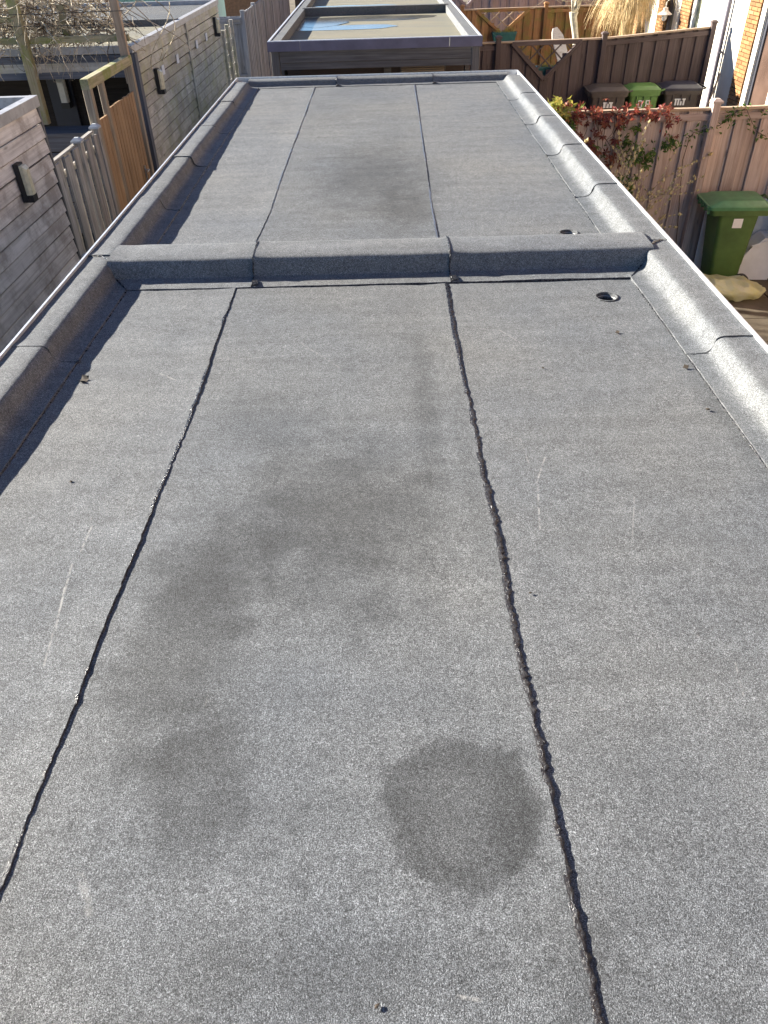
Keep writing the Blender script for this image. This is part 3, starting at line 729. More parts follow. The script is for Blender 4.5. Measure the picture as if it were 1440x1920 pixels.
for k, (u, v) in enumerate(((306, 131), (333, 110), (369, 83), (387, 69))):
    p = pxx(u, v, XA + .042); nm = ('first', 'second', 'third', 'fourth')[k]
    o = boxp('pale_square', M['pale_square'], fs, p, (.008, .15, .115))  # small pale blue rectangle set on the boards
# slatted screen at the end of that shed
sc = thing('slatted_screen', 'mossy slatted screen with a centre post at the end of the mossy shed', 'fence', (XA, 17.85, GZ))
for y, zt in ((17.30, -.40), (17.85, -.36), (18.45, -.33)): plank('post', M['clad_mossy'], sc, (XA + .02, y, GZ), (XA + .02, y, zt), .08, .07, (1, 0, 0))
for k in range(10):
    z = -.50 - .215 * k; plank('slat', M['clad_mossy'], sc, (XA + .0, 17.26, z), (XA + .0, 18.5, z), .125, .018, (1, 0, 0))
for k, y in enumerate((17.42, 17.62, 18.05, 18.28)): plank('batten', M['mossy'] if k % 2 else M['gate'], sc, (XA - .02, y, GZ), (XA - .02, y, -.46), .055, .02, (1, 0, 0))

# dark cupboard in the garden behind the picket fence
b0 = py(85, 254, 10.35); b1 = py(178, 258, 10.35)
cb = thing('garden_cupboard', 'blue-grey planked garden cupboard under the dark porch, left of the larch gate', 'cupboard', ((b0.x + b1.x) / 2, 10.55, GZ))
for k in range(6):
    z = b0.z - .10 - .205 * k
    plank('plank', M['blue_grey'], cb, (b0.x - .25, 10.36, z), (XA - .12, 10.36, z), .19, .02, (0, -1, 0))
boxp('top', M['blue_grey'], cb, ((b0.x - .25 + XA - .12) / 2, 10.56, b0.z + .005), (XA - .12 - b0.x + .25, .44, .025))
boxp('side', M['blue_grey'], cb, (b0.x - .24, 10.56, (b0.z + GZ) / 2), (.02, .38, b0.z - GZ - .02)); boxp('side', M['blue_grey'], cb, (XA - .135, 10.56, (b0.z + GZ) / 2), (.02, .38, b0.z - GZ - .02))

# pergola over the far garden corner, bare vine on it
pg = thing('pergola', 'mossy timber pergola carrying a bare vine, top left', 'pergola', (-4.2, 10.7, GZ))
YP = 10.62
pL0, pL1 = py(22, 0, YP), py(57, 128, YP); pR0, pR1 = py(212, 0, YP), py(243, 140, YP)
def ext(a, c, z): t = (z - c.z) / (a.z - c.z); return c + (a - c) * t
plank('post', M['mossy'], pg, ext(pL0, pL1, GZ + 1.9), ext(pL0, pL1, .75), .11, .10, (0, -1, 0))
plank('post', M['tan_post'], pg, ext(pR0, pR1, -.27), ext(pR0, pR1, .75), .10, .07, (0, -1, 0))
q0, q1 = py(-60, 82, YP), py(236, 72, YP)
plank('beam', M['mossy'], pg, q0 + Vector((-1, .07, 0)), q1 + Vector((.02, .07, 0)), .07, .05, (0, -1, 0))
for u, v0, v1 in ((120, 18, 66),):
    plank('brace', M['mossy'], pg, py(112, 8, YP + .35), py(128, 72, YP + .35), .09, .05, (0, -1, 0))
plank('rail', M['mossy'], pg, py(-40, 40, YP + .12), py(42, 36, YP + .12), .05, .03, (0, -1, 0))
plank('wire', M['black'], pg, py(-40, 30, YP - .07), py(232, 20, YP - .07), .006, .006, (0, -1, 0)); plank('wire', M['black'], pg, py(-40, 52, YP - .07), py(200, 46, YP - .07), .006, .006, (0, -1, 0))
vine = thing('bare_vine', 'tangle of bare pale vine stems spread over the pergola', 'vine', (-4.2, 10.7, -.1))
def twigs(n, box, seg, step, r0, mname, nm, parent, droop=0, seed=1, sides=4):
    rr = random.Random(seed); b = MB()
    for _ in range(n):
        p = Vector([rr.uniform(a, c) for a, c in box]); d = Vector((rr.gauss(0, 1), rr.gauss(0, .5), rr.gauss(0, .45))).normalized(); pts = [p]; k = rr.randint(seg // 2, seg)
        for _i in range(k):
            d = (d + Vector((rr.gauss(0, .32), rr.gauss(0, .32), rr.gauss(-droop, .3)))).normalized(); p = p + d * step
            if p.z < box[2][0] - .25: d.z = abs(d.z)
            pts.append(p)
        r = r0 * rr.uniform(.5, 1.3); b.tube([W(parent, q) for q in pts], [max(.0012, r * (1 - .65 * i / k)) for i in range(len(pts))], sides, False)
    return stuff(b.build(nm, M[mname], parent, True))
twigs(420, ((-5.3, -3.35), (10.70, 11.5), (.15, .62)), 14, .07, .0075, 'twig', 'stems', vine, .02, 3)
twigs(150, ((-5.2, -3.3), (10.70, 11.3), (.18, .55)), 12, .08, .006, 'twig_dark', 'stems', vine, .02, 5)
twigs(45, ((-4.9, -3.3), (10.5, 10.7), (.05, .35)), 10, .05, .005, 'twig', 'hanging_shoots', vine, .35, 9)
b = MB(); rr_ = random.Random(4)
for k in range(9):
    p = Vector((-3.35 + .09 * k * rr_.uniform(.3, 1), 10.6 + .5 * rr_.random(), .55)); a = rr_.uniform(.12, .3); pts = []
    for i in range(13):
        t = i / 12; pts.append(W(vine, p + Vector((a * math.sin(t * 3.0 + k) + .25 * t * (1 if k % 2 else .3), .1 * t, -(.30 + .05 * k) * t))))
    b.tube(pts, .0055, 4, False)
stuff(b.build('hanging_shoots', M['twig'], vine, True))

# grey alley fence beyond, gate panel facing us, far walls
af = thing('alley_fence', 'tall grey vertical-board fence running along the alley beyond the sheds', 'fence', (XA, 25, GZ))
y = 20.25; k = 0
while y < 31:
    plank('board', M['fence_grey'], af, (XA + (.02 if k % 2 else -.01), y, GZ), (XA + (.02 if k % 2 else -.01), y, -.37 + rnd.uniform(-.01, .01)), .15, .02, (1, 0, 0)); y += .128; k += 1
for y in (20.15, 22.0, 23.9, 25.8, 27.7): plank('post', M['fence_grey'], af, (XA + .02, y, GZ), (XA + .02, y, -.31), .09, .09, (1, 0, 0))
gp = thing('grey_gate', 'grey board gate closing the alley corner beside the tall grey fence', 'gate', (-3.5, 20.1, GZ))
k = 0; x = -4.25
while x < XA - .08:
    plank('board', M['fence_grey'], gp, (x, 20.12 + (.0 if k % 2 else .022), GZ), (x, 20.12 + (.0 if k % 2 else .022), -.42), .15, .02, (0, -1, 0)); x += .135; k += 1
plank('rail', M['fence_grey'], gp, (-4.3, 20.09, -.50), (XA - .03, 20.09, -.50), .12, .03, (0, -1, 0)); plank('rail', M['fence_grey'], gp, (-4.3, 20.09, -1.62), (XA - .03, 20.09, -1.62), .12, .03, (0, -1, 0))
boxp('hinge', M['steel'], gp, (XA - .2, 20.07, -.50), (.30, .012, .045)); boxp('hinge', M['steel'], gp, (XA - .2, 20.07, -1.62), (.30, .012, .045))
gs = thing('green_shed', 'sea-green ribbed garden shed just visible behind the grey gate', 'shed', (-5.6, 24.5, GZ))
b = MB(); x = -7.0
while x < -4.35:
    b.box(W(gs, (x + .03, 23.99, -.3)), (.06, .03, 4.55)); x += .12
b.build('ribs', M['teal_metal'], gs); boxp('wall', M['teal_metal'], gs, (-5.65, 24.6, -.3), (2.7, 1.2, 4.6)); boxp('roof', M['black'], gs, (-5.65, 24.6, 2.04), (2.9, 1.5, .08))
boxp('box', M['black'], gs, (-4.55, 23.9, -.35), (.28, .15, .5))
bh = thing('brick_building', 'brown brick building end behind the sea-green shed', 'building', (-5.5, 34, GZ))
boxp('wall', M['brick_far'], bh, (-7.2, 34.5, 1.2), (5.6, 3, 7.6)); boxp('roof', M['black'], bh, (-7.2, 34.5, 5.08), (5.9, 3.4, .16))
bw = thing('garden_wall', 'dark brown wall closing the alley behind the grey fence', 'wall', (-1.5, 31.5, GZ))
boxp('wall', M['brown_wall'], bw, (-.6, 31.4, -1.45), (4.6, .2, 2.3)); boxp('coping', M['slab'], bw, (-.6, 31.4, -.27), (4.7, .3, .06))

# ------------------------------------------------------------------ the shed straight ahead
cs = thing('flat_roof_shed', 'grey shed straight ahead with algae-yellow flat roof holding rain water', 'shed', (-.06, 14, GZ))
CX0, CX1, CY0, CY1 = -1.385, 1.265, 10.75, 19.4
shed_shell(cs, CX0 + .02, CX1 - .02, 11.75, CY1, .05, M['shed_grey'])
b = MB(); b.box(W(cs, (-.06, 12.9, -.035)), (2.50, 4.1, .05)); b.build('roof_deck', M['felt_yellow'], cs)
b = MB(); b.box(W(cs, (-.06, 17.2, -.035)), (2.50, 4.2, .05)); b.build('roof_deck', M['felt_yellow'], cs)
b = MB(); b.box(W(cs, (-.06, 15.03, .02)), (2.42, .14, .17)); b.build('roof_kerb', M['felt_old'], cs)
for x0, x1 in ((CX0 + .03, CX0 + .15), (CX1 - .15, CX1 - .03)):
    boxp('roof_kerb', M['felt_trim'], cs, ((x0 + x1) / 2, (CY0 + CY1) / 2 + .06, .035), (x1 - x0, CY1 - CY0 - .16, .12))
for x in (CX0, CX1): boxp('side_trim', M['alu'], cs, (x + (.012 if x < 0 else -.012), (CY0 + CY1) / 2 + .03, .055), (.022, CY1 - CY0 - .06, .10))
for xa, xb in ((CX0, -.98), (-.976, .86), (.864, CX1)): boxp('front_trim', M['grey_trim'], cs, ((xa + xb) / 2, CY0 + .012, .055), (xb - xa - .003, .03, .105))
boxp('side_trim', M['alu'], cs, (-.06, CY0 + .035, .108), (CX1 - CX0 - .03, .03, .012))
for zc, wd in ((-.062, .13), (-.165, .075)):
    plank('fascia_board', M['shed_grey'], cs, (CX0 + .14, CY0 + .05, zc), (CX1 - .12, CY0 + .05, zc), wd, .03, (0, -1, .1))
for x in (CX0 + .085, CX1 - .075): plank('corner_post', M['shed_grey'], cs, (x, CY0 + .075, GZ), (x, CY0 + .075, .0), .10, .10, (0, -1, 0))
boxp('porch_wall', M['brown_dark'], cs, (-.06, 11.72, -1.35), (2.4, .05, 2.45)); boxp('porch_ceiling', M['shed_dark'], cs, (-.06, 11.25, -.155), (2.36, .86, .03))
boxp('door', M['brown_dark'], cs, (-.62, 11.68, -1.42), (.95, .03, 2.2)); boxp('door_frame', M['shed_grey'], cs, (.10, 11.68, -1.4), (.10, .04, 2.3))
gr = boxp('vent_grille', M['shed_grey'], cs, (.58, 11.675, -.42), (.62, .02, .42))
for k in range(14): plank('slat', M['gate_frame'], cs, (.29, 11.655, -.24 - .027 * k), (.87, 11.655, -.24 - .027 * k), .018, .006, (0, -1, .5))
def puddle(nm, cx, cy, rx, ry, seed, z=-.006):
    b = MB(); ring = []
    for k in range(64):
        a = R(360 / 64 * k); q = 1 + .35 * mnoise.noise((math.cos(a) * 1.6, math.sin(a) * 1.6, seed)); 
        ring.append(W(cs, (max(CX0 + .16, min(CX1 - .17, cx + rx * q * math.cos(a))), cy + ry * q * math.sin(a), z)))
    b.add(ring, [tuple(range(64))]); return b.build('puddle', M['water'], cs)
puddle('w', -.65, 13.2, 1.0, .30, 1.); puddle('w', -.25, 14.4, 1.2, .34, 3.); puddle('w', -.95, 13.9, .45, .6, 5., -.0045); puddle('w', -.55, 16.2, .9, .6, 7.)

# ------------------------------------------------------------------ fences on the right
def fence(name, label, pts, tops, m, pitch, wf, railm, posts=True, vee=None, postm=None, capm=None, jit=.004, gapz=.02, group=None, thick=.02, ptop=.07, first_back=False):
    """board-on-board fence through pts (x,y); tops = height of its upper rail at each point; vee = (segment, t0, t1, depth)"""
    t = thing(name, label, 'fence', (pts[0][0], pts[0][1], GZ), 0, group)
    for s in range(len(pts) - 1):
        a, c = Vector((*pts[s], 0)), Vector((*pts[s + 1], 0)); d = c - a; L = d.length; e = d / L; nrm = Vector((e.y, -e.x, 0))
        if nrm.y > 0: nrm = -nrm
        n = max(1, int(L / pitch)); st = L / n
        for k in range(n + 1):
            for lay, off in ((0, 0.), (1, .5)):
                u = (k + .25 + off) * st
                if u > L - .06: continue
                wd = wf if lay == 0 else st - wf + .10
                q = a + e * u - nrm * (.0 if lay == 0 else .03)
                zt = tops[s] + (tops[s + 1] - tops[s]) * u / L - .012
                if vee and vee[0] == s:
                    t0, t1, dp = vee[1:]; mid = (t0 + t1) / 2; h = dp * max(0, 1 - abs(u / L - mid) / ((t1 - t0) / 2))
                    zt -= h
                plank('board', m, t, (q.x, q.y, GZ + .02), (q.x, q.y, zt), wd, thick, nrm, jit=jit)
        z0, z1 = tops[s], tops[s + 1]
        plank('top_rail', railm, t, (a.x, a.y, z0), (c.x, c.y, z1), .075, .03, (0, 0, 1))
        plank('cross_rail', m, t, a + nrm * .017 + Vector((0, 0, z0 - .085)), c + nrm * .017 + Vector((0, 0, z1 - .085)), .075, .014, nrm) if not vee or vee[0] != s else None
        plank('cross_rail', m, t, a - nrm * .055 + Vector((0, 0, GZ + .5)), c - nrm * .055 + Vector((0, 0, GZ + .5)), .09, .025, nrm)
        if vee and vee[0] == s:
            t0, t1, dp = vee[1:]; mid = (t0 + t1) / 2; zt = (z0 + z1) / 2 - .02
            A, B, V = a + e * L * t0 + nrm * .022, a + e * L * t1 + nrm * .022, a + e * L * mid + nrm * .022
            A.z = B.z = zt; V.z = zt - dp
            plank('vee_frame', m, t, A, V, .07, .045, nrm); plank('vee_frame', m, t, B + nrm * .003, V + nrm * .003, .07, .045, nrm)
            plank('vee_frame', m, t, A + Vector((0, 0, -.01)), B + Vector((0, 0, -.01)), .07, .04, nrm)
            hw = (t1 - t0) / 2 * L
            for k in range(1, 4):
                f = k / 4.
                for sg in (1, -1):
                    # lattice bars parallel to the sides of the vee
                    s0 = V + e * (-sg * hw * f) + Vector((0, 0, dp * f)); q0 = V + e * (-sg * hw * f + sg * hw * (1 - f)) + Vector((0, 0, dp))
                    plank('lattice_bar', railm if name != 'dark_fence' else m, t, s0 - nrm * (.02 + .006 * sg), q0 - nrm * (.02 + .006 * sg), .026, .012, nrm)
    if posts:
        for i, p in enumerate(pts):
            plank('post', postm or m, t, (p[0], p[1] - .035, GZ), (p[0], p[1] - .035, tops[i] + ptop), .09, .09, (0, -1, 0))
            b = MB(); c = W(t, (p[0], p[1] - .035, tops[i] + ptop)); b.loft([[(c.x + x * q, c.y + y * q, c.z + h) for x, y in ((-1, -1), (1, -1), (1, 1), (-1, 1))] for q, h in ((.062, 0), (.062, .022), (.03, .045))]); b.build('post_cap', capm or postm or m, t)
    return t
fence('garden_fence', 'pinkish brown board fence with creeper, behind the tall green bin', [(1.45, 9.93), (3.96, 9.90), (6.40, 9.97)], [-.60, -.60, -.59], M['fence'], .272, .165, M['rail'], jit=.006)
fence('dark_fence', 'dark stained board fence with a vee-shaped lattice opening, behind three bins', [(.30, 16.0), (2.19, 16.14), (4.17, 16.29), (6.22, 16.48)], [-.60, -.60, -.60, -.49], M['fence_dark'], .252, .165, M['rail'], vee=(1, .13, .79, .60), jit=.004)
fence('orange_fence', 'orange weathered board fence with lattice vee, second fence back', [(2.06, 22.15), (4.16, 22.3), (6.3, 22.4)], [-.60, -.60, -.60], M['fence_orange'], .25, .16, M['rail'], vee=(0, .17, .80, .52), jit=.006)
fence('lilac_fence', 'pale grey-lilac board fence farthest back with lattice vee', [(1.2, 26.2), (3.3, 26.3), (5.5, 26.4), (7.6, 26.5)], [-.30, -.30, -.30, -.30], M['fence_lilac'], .25, .16, M['fence_lilac'], vee=(0, .35, .95, .55))

# planters hung under the vees
def planter(loc, w_, label):
    t = thing('planter', label, 'planter', loc)
    b = MB(); b.loft([rr_ring(w_ * .42, .075, 0, .02, n=2), rr_ring(w_ * .49, .10, .17, .02, n=2), rr_ring(w_ * .5, .105, .172, .02, n=2), rr_ring(w_ * .5, .105, .20, .02, n=2), rr_ring(w_ * .47, .09, .20, .02, n=2), rr_ring(w_ * .46, .085, .15, .02, n=2)]); b.build('trough', M['teal'], t)
    b = MB(); b.box((0, 0, .152), (w_ * .9, .15, .02)); b.build('soil', M['ground'], t)
    b = MB(); rr = random.Random(int(loc[1] * 10))
    for k in range(60):
        p = Vector((rr.uniform(-.4, .4) * w_, rr.uniform(-.06, .06), .16)); d = Vector((rr.gauss(0, .3), rr.gauss(0, .3), 1)).normalized(); L = rr.uniform(.06, .2); s = Vector((.006, .004, 0))
        b.add([p - s, p + s, p + d * L + Vector((rr.gauss(0, .03), 0, 0))], [(0, 1, 2)])
    stuff(b.build('shoots', M['leaf_gold'], t)); return t
pp = py(945, 78, 22.0); planter((pp.x, 22.06, pp.z), .62, 'teal planter trough hanging below the vee of the orange fence')
plank('bracket', M['black'], None, (pp.x, 22.11, pp.z + .05), (pp.x, 22.17, pp.z + .05), .3, .02, (0, 0, 1)); bpy.data.objects['bracket'].parent = bpy.data.objects['orange_fence']; bpy.data.objects['bracket'].matrix_parent_inverse = Matrix.Translation(-Vector(bpy.data.objects['orange_fence'].location))
pp = py(1030, 146, 16.42); planter((pp.x, 16.42, pp.z), .55, 'teal planter trough seen through the vee of the dark fence')

# wheelie bins -------------------------------------------------------------
def wheelie(loc, rz, body, lid, label, w=.58, d=.72, h=1.13, mark=None, group='wheelie bins', tp=(.62, .66, .72, .73, .80, .87, .875), ribs=True):
    """front (lid lip) faces local -Y, wheels at +Y"""
    t = thing('wheelie_bin', label, 'wheelie bin', loc, rz, group)
    hw, hd = w / 2, d / 2
    b = MB(); rings = []
    for z, kx_, ky_, cy in zip((.03, .06, .30, .31, .62, h - .15, h - .14), (.70, .74, .78, .79, .845, .90, .905), tp, (.02, .02, .012, .012, .005, 0, 0)):
        rings.append(rr_ring(hw * kx_, hd * ky_, z, .05, 0, cy))
    for z, k in ((h - .135, .985), (h - .075, 1.0), (h - .07, .985), (h - .07, .90)): rings.append(rr_ring(hw * k, hd * k * .97, z, .045))
    b.loft(rings); b.build('body', body, t, True)
    if not ribs: pass
    for sx in (-1, 1) if ribs else ():
        for k in range(3):
            b = MB(); b.box((sx * hw * .93, -hd * .45 + hd * .45 * k, h - .19), (.035, .02, .11)); b.build('rib', body, t)
    b = MB(); rings = []
    for z, k, cy in ((h - .072, 1.02, -.012), (h - .035, 1.025, -.014), (h - .022, .98, -.01), (h - .010, .86, 0), (h + .012, .78, .01), (h + .022, .66, .02), (h + .024, .45, .03)):
        rings.append(rr_ring(hw * k, hd * k, z, .05, 0, cy))
    b.loft(rings); ld = b.build('lid', lid, t, True)
    for k in range(4):
        x = -hw * .72 + hw * .48 * k; b = MB(); b.box((x, -hd - .012, h - .055), (.045, .055, .04)); b.box((x, -hd - .002, h - .10), (.03, .03, .06)); b.build('lip_tooth', lid, ld)
    b = MB(); b.box((0, -hd - .022, h - .035), (w * .86, .03, .016)); b.build('lip', lid, ld)
    b = MB(); b.tube([(-hw * .8, hd - .01, h - .06), (-hw * .8, hd + .06, h - .04), (hw * .8, hd + .06, h - .04), (hw * .8, hd - .01, h - .06)], .015, 8); b.build('handle', body, t, True)
    for sx in (-1, 1):
        b = MB(); b.loft([[(sx * (hw * .74 + xx), hd * .62 + rr2 * math.cos(R(20 * k)), .10 + rr2 * math.sin(R(20 * k))) for k in range(18)] for xx, rr2 in ((0, .085), (.005, .10), (.045, .10), (.05, .085), (.048, .05))]); b.build('wheel', M['black'], t, True)
    b = MB(); b.tube([(-hw * .75, hd * .62, .10), (hw * .75, hd * .62, .10)], .012, 6); b.build('axle', M['steel'], t)
    if mark:
        for (c, s_) in mark:
            b = MB(); b.box(c, s_); b.build('sticker', M['mark'], t)
    return t
def slope_mark(x, z, w=.58, h=1.06): return x
# near green bin: its lip faces -X, its side faces the camera.  local -Y -> world -X needs rz = -90
wheelie((4.31, 9.48, GZ + .04), R(-90 - 4), M['bin_green'], M['bin_lid'], 'tall green wheelie bin with small white label in front of the pinkish fence', mark=[((.256, .0, .83), (.008, .11, .11))], h=1.06, tp=(.46, .48, .52, .53, .59, .66, .665), ribs=False)
wheelie((5.36, 9.52, GZ + .04), R(-90), M['bin_black'], M['bin_lid_navy'], 'black wheelie bin at the right picture edge, beside the white box', mark=[((.264, -.20, .72), (.012, .10, .05)), ((.262, -.20, .66), (.012, .12, .035))])
mk = lambda xs: [((.285, x, .70), (.01, .075, .10)) for x in xs]
wheelie((4.27, 15.93, GZ + .14), R(-94), M['bin_grey'], M['bin_grey'], 'brown-grey wheelie bin, left of the light green one by the dark fence', mark=[((.262, x, .86), (.012, .040, .09)) for x in (-.06, .0, .06)] + [((.261, 0, .90), (.012, .18, .02))])
wheelie((4.93, 15.93, GZ + .14), R(-92), M['bin_green2'], M['bin_green2'], 'light green wheelie bin between two brown ones by the dark fence', d=.60, w=.52, mark=[((.236, -.09, .86), (.012, .02, .12)), ((.236, -.03, .86), (.012, .02, .12)), ((.236, -.06, .915), (.012, .06, .018)), ((.236, -.06, .805), (.012, .06, .018)), ((.236, .05, .86), (.012, .02, .12)), ((.236, .11, .89), (.012, .02, .07)), ((.236, .08, .915), (.012, .06, .018)), ((.236, .08, .855), (.012, .06, .018))])
wheelie((5.66, 16.0, GZ + .14), R(-94), M['bin_grey'], M['bin_lid_navy'], 'brown wheelie bin with navy lid, nearest the house by the dark fence', mark=[((.262, x, .86), (.012, .03, .09)) for x in (-.10, -.05, 0, .05)] + [((.262, -.025, .915), (.012, .2, .02))])

# white box between the bins, panel behind
t = thing('lidded_box', 'white plastic box with sloping front and open hatch between the bins', 'box', (4.83, 9.66, GZ + .04), R(-6))
b = MB(); rings = []
for x, zt, cut in ((-.16, .40, .10), (-.155, .43, .10), (.155, .43, .10), (.16, .40, .10)):
    pass
prof = [(-.20, .0), (.19, .0), (.205, .06), (.22, .40), (.19, .50), (.12, .545), (.02, .545), (-.14, .40), (-.21, .26)]
b.loft([[(x * .97, -.15, z * .985 + .004) for x, z in prof], [(x, -.14, z) for x, z in prof], [(x, .14, z) for x, z in prof], [(x * .97, .15, z * .985 + .004) for x, z in prof]]); b.build('shell', M['white'], t)
for k, (z, hgt) in enumerate(((.42, .012),)): 
    b = MB(); b.box((-.02, 0, .475), (.17, .22, .02), Matrix.Rotation(R(-42), 3, 'Y')); b.build('hatch', M['black'], t)
b = MB(); b.tube([(.13, -.155, .545), (.20, -.155, .51), (.226, -.155, .40), (.21, -.155, .04)], .011, 6); b.tube([(.13, -.155, .545), (-.13, -.155, .44), (-.205, -.155, .28)], .011, 6); b.build('rim', M['white'], t, True)
b = MB(); b.box((.205, -.155, .25), (.022, .03, .09)); b.build('catch', M['black'], t)
tag(plank('white_panel', M['white'], None, (4.62, 9.835, GZ + .04), (4.62, 9.865, GZ + .96), .98, .02, (0, -1, 0)), 'white board leaning on the pinkish fence behind the green bin', 'board')

# yellow bag
bagc = pz(1368, 548, GZ + .08)
t = thing('rubbish_bag', 'half-clear yellow rubbish bag lying on the paving before the green bin', 'bag', (bagc.x, bagc.y, GZ + .04))
b = MB(); P = []
for i in range(21):
    u = i / 20; row = []
    for j in range(28):
        a = 2 * math.pi * j / 28; tt = math.pi * u
        x = -.42 * math.cos(tt); rad = math.sin(tt) ** .62 * (1 - .45 * max(0, u - .55)) 
        y_ = .26 * rad * math.cos(a); z_ = .13 + .135 * rad * math.sin(a) * (1.25 - .8 * u)
        nn = mnoise.noise((x * 6, y_ * 6, z_ * 7)) * .05 + mnoise.noise((x * 16, y_ * 16, z_ * 16)) * .03 + abs(mnoise.noise((x * 9, y_ * 22, 3))) * .03
        row.append((x, y_ * (1 + nn * 2) + nn * .4, max(.002, z_ + nn - .06 * u)))
    row.append(row[0]); P.append(row)
b.grid(P); b.build('film', M['bag'], t)
b = MB(); P = [[(.33 + .07 * i / 3, .05 * (j - 1) * (.3 + i / 3) + .006 * rnd.random(), .05 + .018 * rnd.random() * i) for j in range(3)] for i in range(4)]; b.grid(P); b.build('tied_end', M['bag'], t)
def inside(name, label, cat, m, dx, dy, dz, size, rot, cyl=False):
    o = None; b = MB()
    if cyl: b.tube([(-size[0] / 2, 0, 0), (size[0] / 2, 0, 0)], size[1], 20)
    else: b.loft([[(x * size[0] / 2 * k, y * size[1] / 2 * k, z) for x, y in ((-1, -1), (1, -1), (1, 1), (-1, 1))] for k, z in ((.85, -size[2] / 2), (1, size[2] / 2), (.92, size[2] / 2), (.8, -size[2] / 2 + .006))])
    o = b.build(name, m); o.location = (bagc.x + dx, bagc.y + dy, GZ + .04 + dz); o.rotation_euler = rot; return tag(o, label, cat)
inside('food_tray', 'white tray showing through the left of the yellow bag', 'tray', M['white'], -.10, -.07, .13, (.30, .20, .035), (R(38), R(8), R(6)))
inside('carton', 'yellow carton low in the yellow bag', 'carton', M['yellow'], -.02, -.04, .07, (.34, .12, .06), (0, 0, R(6)))
tin = inside('tin_can', 'pale tin with blue print in the right end of the yellow bag', 'tin', M['tin'], .20, -.055, .075, (.11, .055, 0), (0, R(-4), R(14)), True)
b = MB(); b.tube([(-.030, 0, 0), (-.018, 0, 0)], .0556, 20); b.build('printed_band', M['tin_blue'], tin)

# creeper, ivy and budding shrub on the near fence ---------------------------
def leaves(b, rr, c, spread, n, size, parent, star=True):
    for _ in range(n):
        p = c + Vector((rr.gauss(0, spread[0]), rr.gauss(0, spread[1]), rr.gauss(0, spread[2]))); nl = 5 if star and rr.random() < .5 else 1
        ax = Vector((rr.gauss(0, .6), rr.gauss(-.8, .4), rr.gauss(.5, .5))).normalized(); s = size * rr.uniform(.6, 1.3)
        u = ax.cross(Vector((0, 0, 1)) if abs(ax.z) < .9 else Vector((1, 0, 0))).normalized(); v = ax.cross(u); a0 = rr.uniform(0, 6.28)
        for k in range(nl):
            a = a0 + (k - 2) * .9; d = u * math.cos(a) + v * math.sin(a) - Vector((0, 0, .25)); d.normalize(); sd2 = d.cross(ax).normalized()
            m_ = p + d * s * .55 + ax * s * .10
            b.add([W(parent, p), W(parent, m_ + sd2 * s * .21), W(parent, p + d * s * 1.05 - ax * s * .12), W(parent, m_ - sd2 * s * .21), W(parent, m_ - ax * s * .05)], [(0, 1, 4), (1, 2, 4), (2, 3, 4), (3, 0, 4)])
cr = thing('creeper', 'red-leaved creeper spilling over the top rail of the pinkish fence', 'plant', (2.2, 9.82, GZ))
rr = random.Random(11); br, bgn, bgo, bm_ = MB(), MB(), MB(), MB()
FY = 9.84
for u in range(1048, 1272, 7):
    v = 207 + 12 * mnoise.noise((u * .03, 0, 3)) + rr.uniform(-9, 12); c = py(u, v + 3, FY)
    leaves(br, rr, c, (.05, .05, .04), 4, .062, cr)
for u, v, n in [(1060, 235, 12), (1080, 250, 16), (1100, 262, 16), (1125, 240, 14), (1150, 232, 12), (1175, 240, 10), (1110, 285, 18), (1130, 300, 22), (1150, 318, 18), (1125, 330, 22), (1140, 345, 14), (1255, 235, 8), (1262, 255, 6), (1200, 225, 10), (1230, 225, 10)]:
    c = py(u, v, FY - .03); leaves(bm_, rr, c, (.08, .04, .08), n // 2, .065, cr)
for u, v, n in [(1040, 200, 26), (1050, 212, 18), (1062, 205, 14)]: leaves(bgo, rr, py(u, v, FY), (.06, .05, .07), n, .08, cr)
for u, v, n in [(1072, 240, 14), (1095, 300, 14), (1115, 280, 10), (1180, 255, 16), (1185, 290, 14), (1178, 270, 10), (1215, 285, 16), (1222, 295, 10), (1160, 345, 22), (1170, 355, 16), (1185, 350, 12), (1250, 270, 12), (1265, 268, 10)]:
    leaves(bgn, rr, py(u, v, FY - .02), (.06, .04, .06), n, .06, cr)
for mb, mm, nm in ((br, 'leaf_red', 'red_leaves'), (bm_, 'leaf_maroon', 'maroon_leaves'), (bgo, 'leaf_gold', 'gold_leaves'), (bgn, 'leaf_green', 'green_leaves')): stuff(mb.build(nm, M[mm], cr))
b = MB()
for s in range(16):
    x = rr.uniform(2.05, 3.1); pts = []; p = Vector((x, FY + .02, -.62))
    for i in range(12): pts.append(W(cr, p)); p = p + Vector((rr.gauss(.0, .03), rr.gauss(0, .008), -rr.uniform(.02, .10)))
    b.tube(pts, .004, 4, False)
b.tube([W(cr, (2.0 + .1 * i, FY, -.60 + .02 * math.sin(i * 2.1))) for i in range(13)], .006, 4, False)
b.tube([W(cr, (2.25 + .004 * i, FY + .04, GZ + .15 * i)) for i in range(14)], .012, 5, False)
stuff(b.build('stems', M['twig_dark'], cr))
iv = thing('ivy', 'green ivy climbing across the pinkish fence right of its post', 'plant', (4.1, 9.86, -.9))
b = MB(); bs = MB(); path = [py(u, v, FY + .0) for u, v in ((1292, 262), (1302, 250), (1318, 246), (1335, 240), (1352, 236), (1362, 226), (1372, 218), (1385, 210), (1400, 205))]
for c in path: leaves(b, rr, c, (.05, .03, .035), 10, .055, iv, False)
for u, v in ((1412, 240), (1424, 252), (1436, 254), (1432, 212), (1405, 228)): leaves(b, rr, py(u, v, FY), (.03, .02, .02), 6, .05, iv, False)
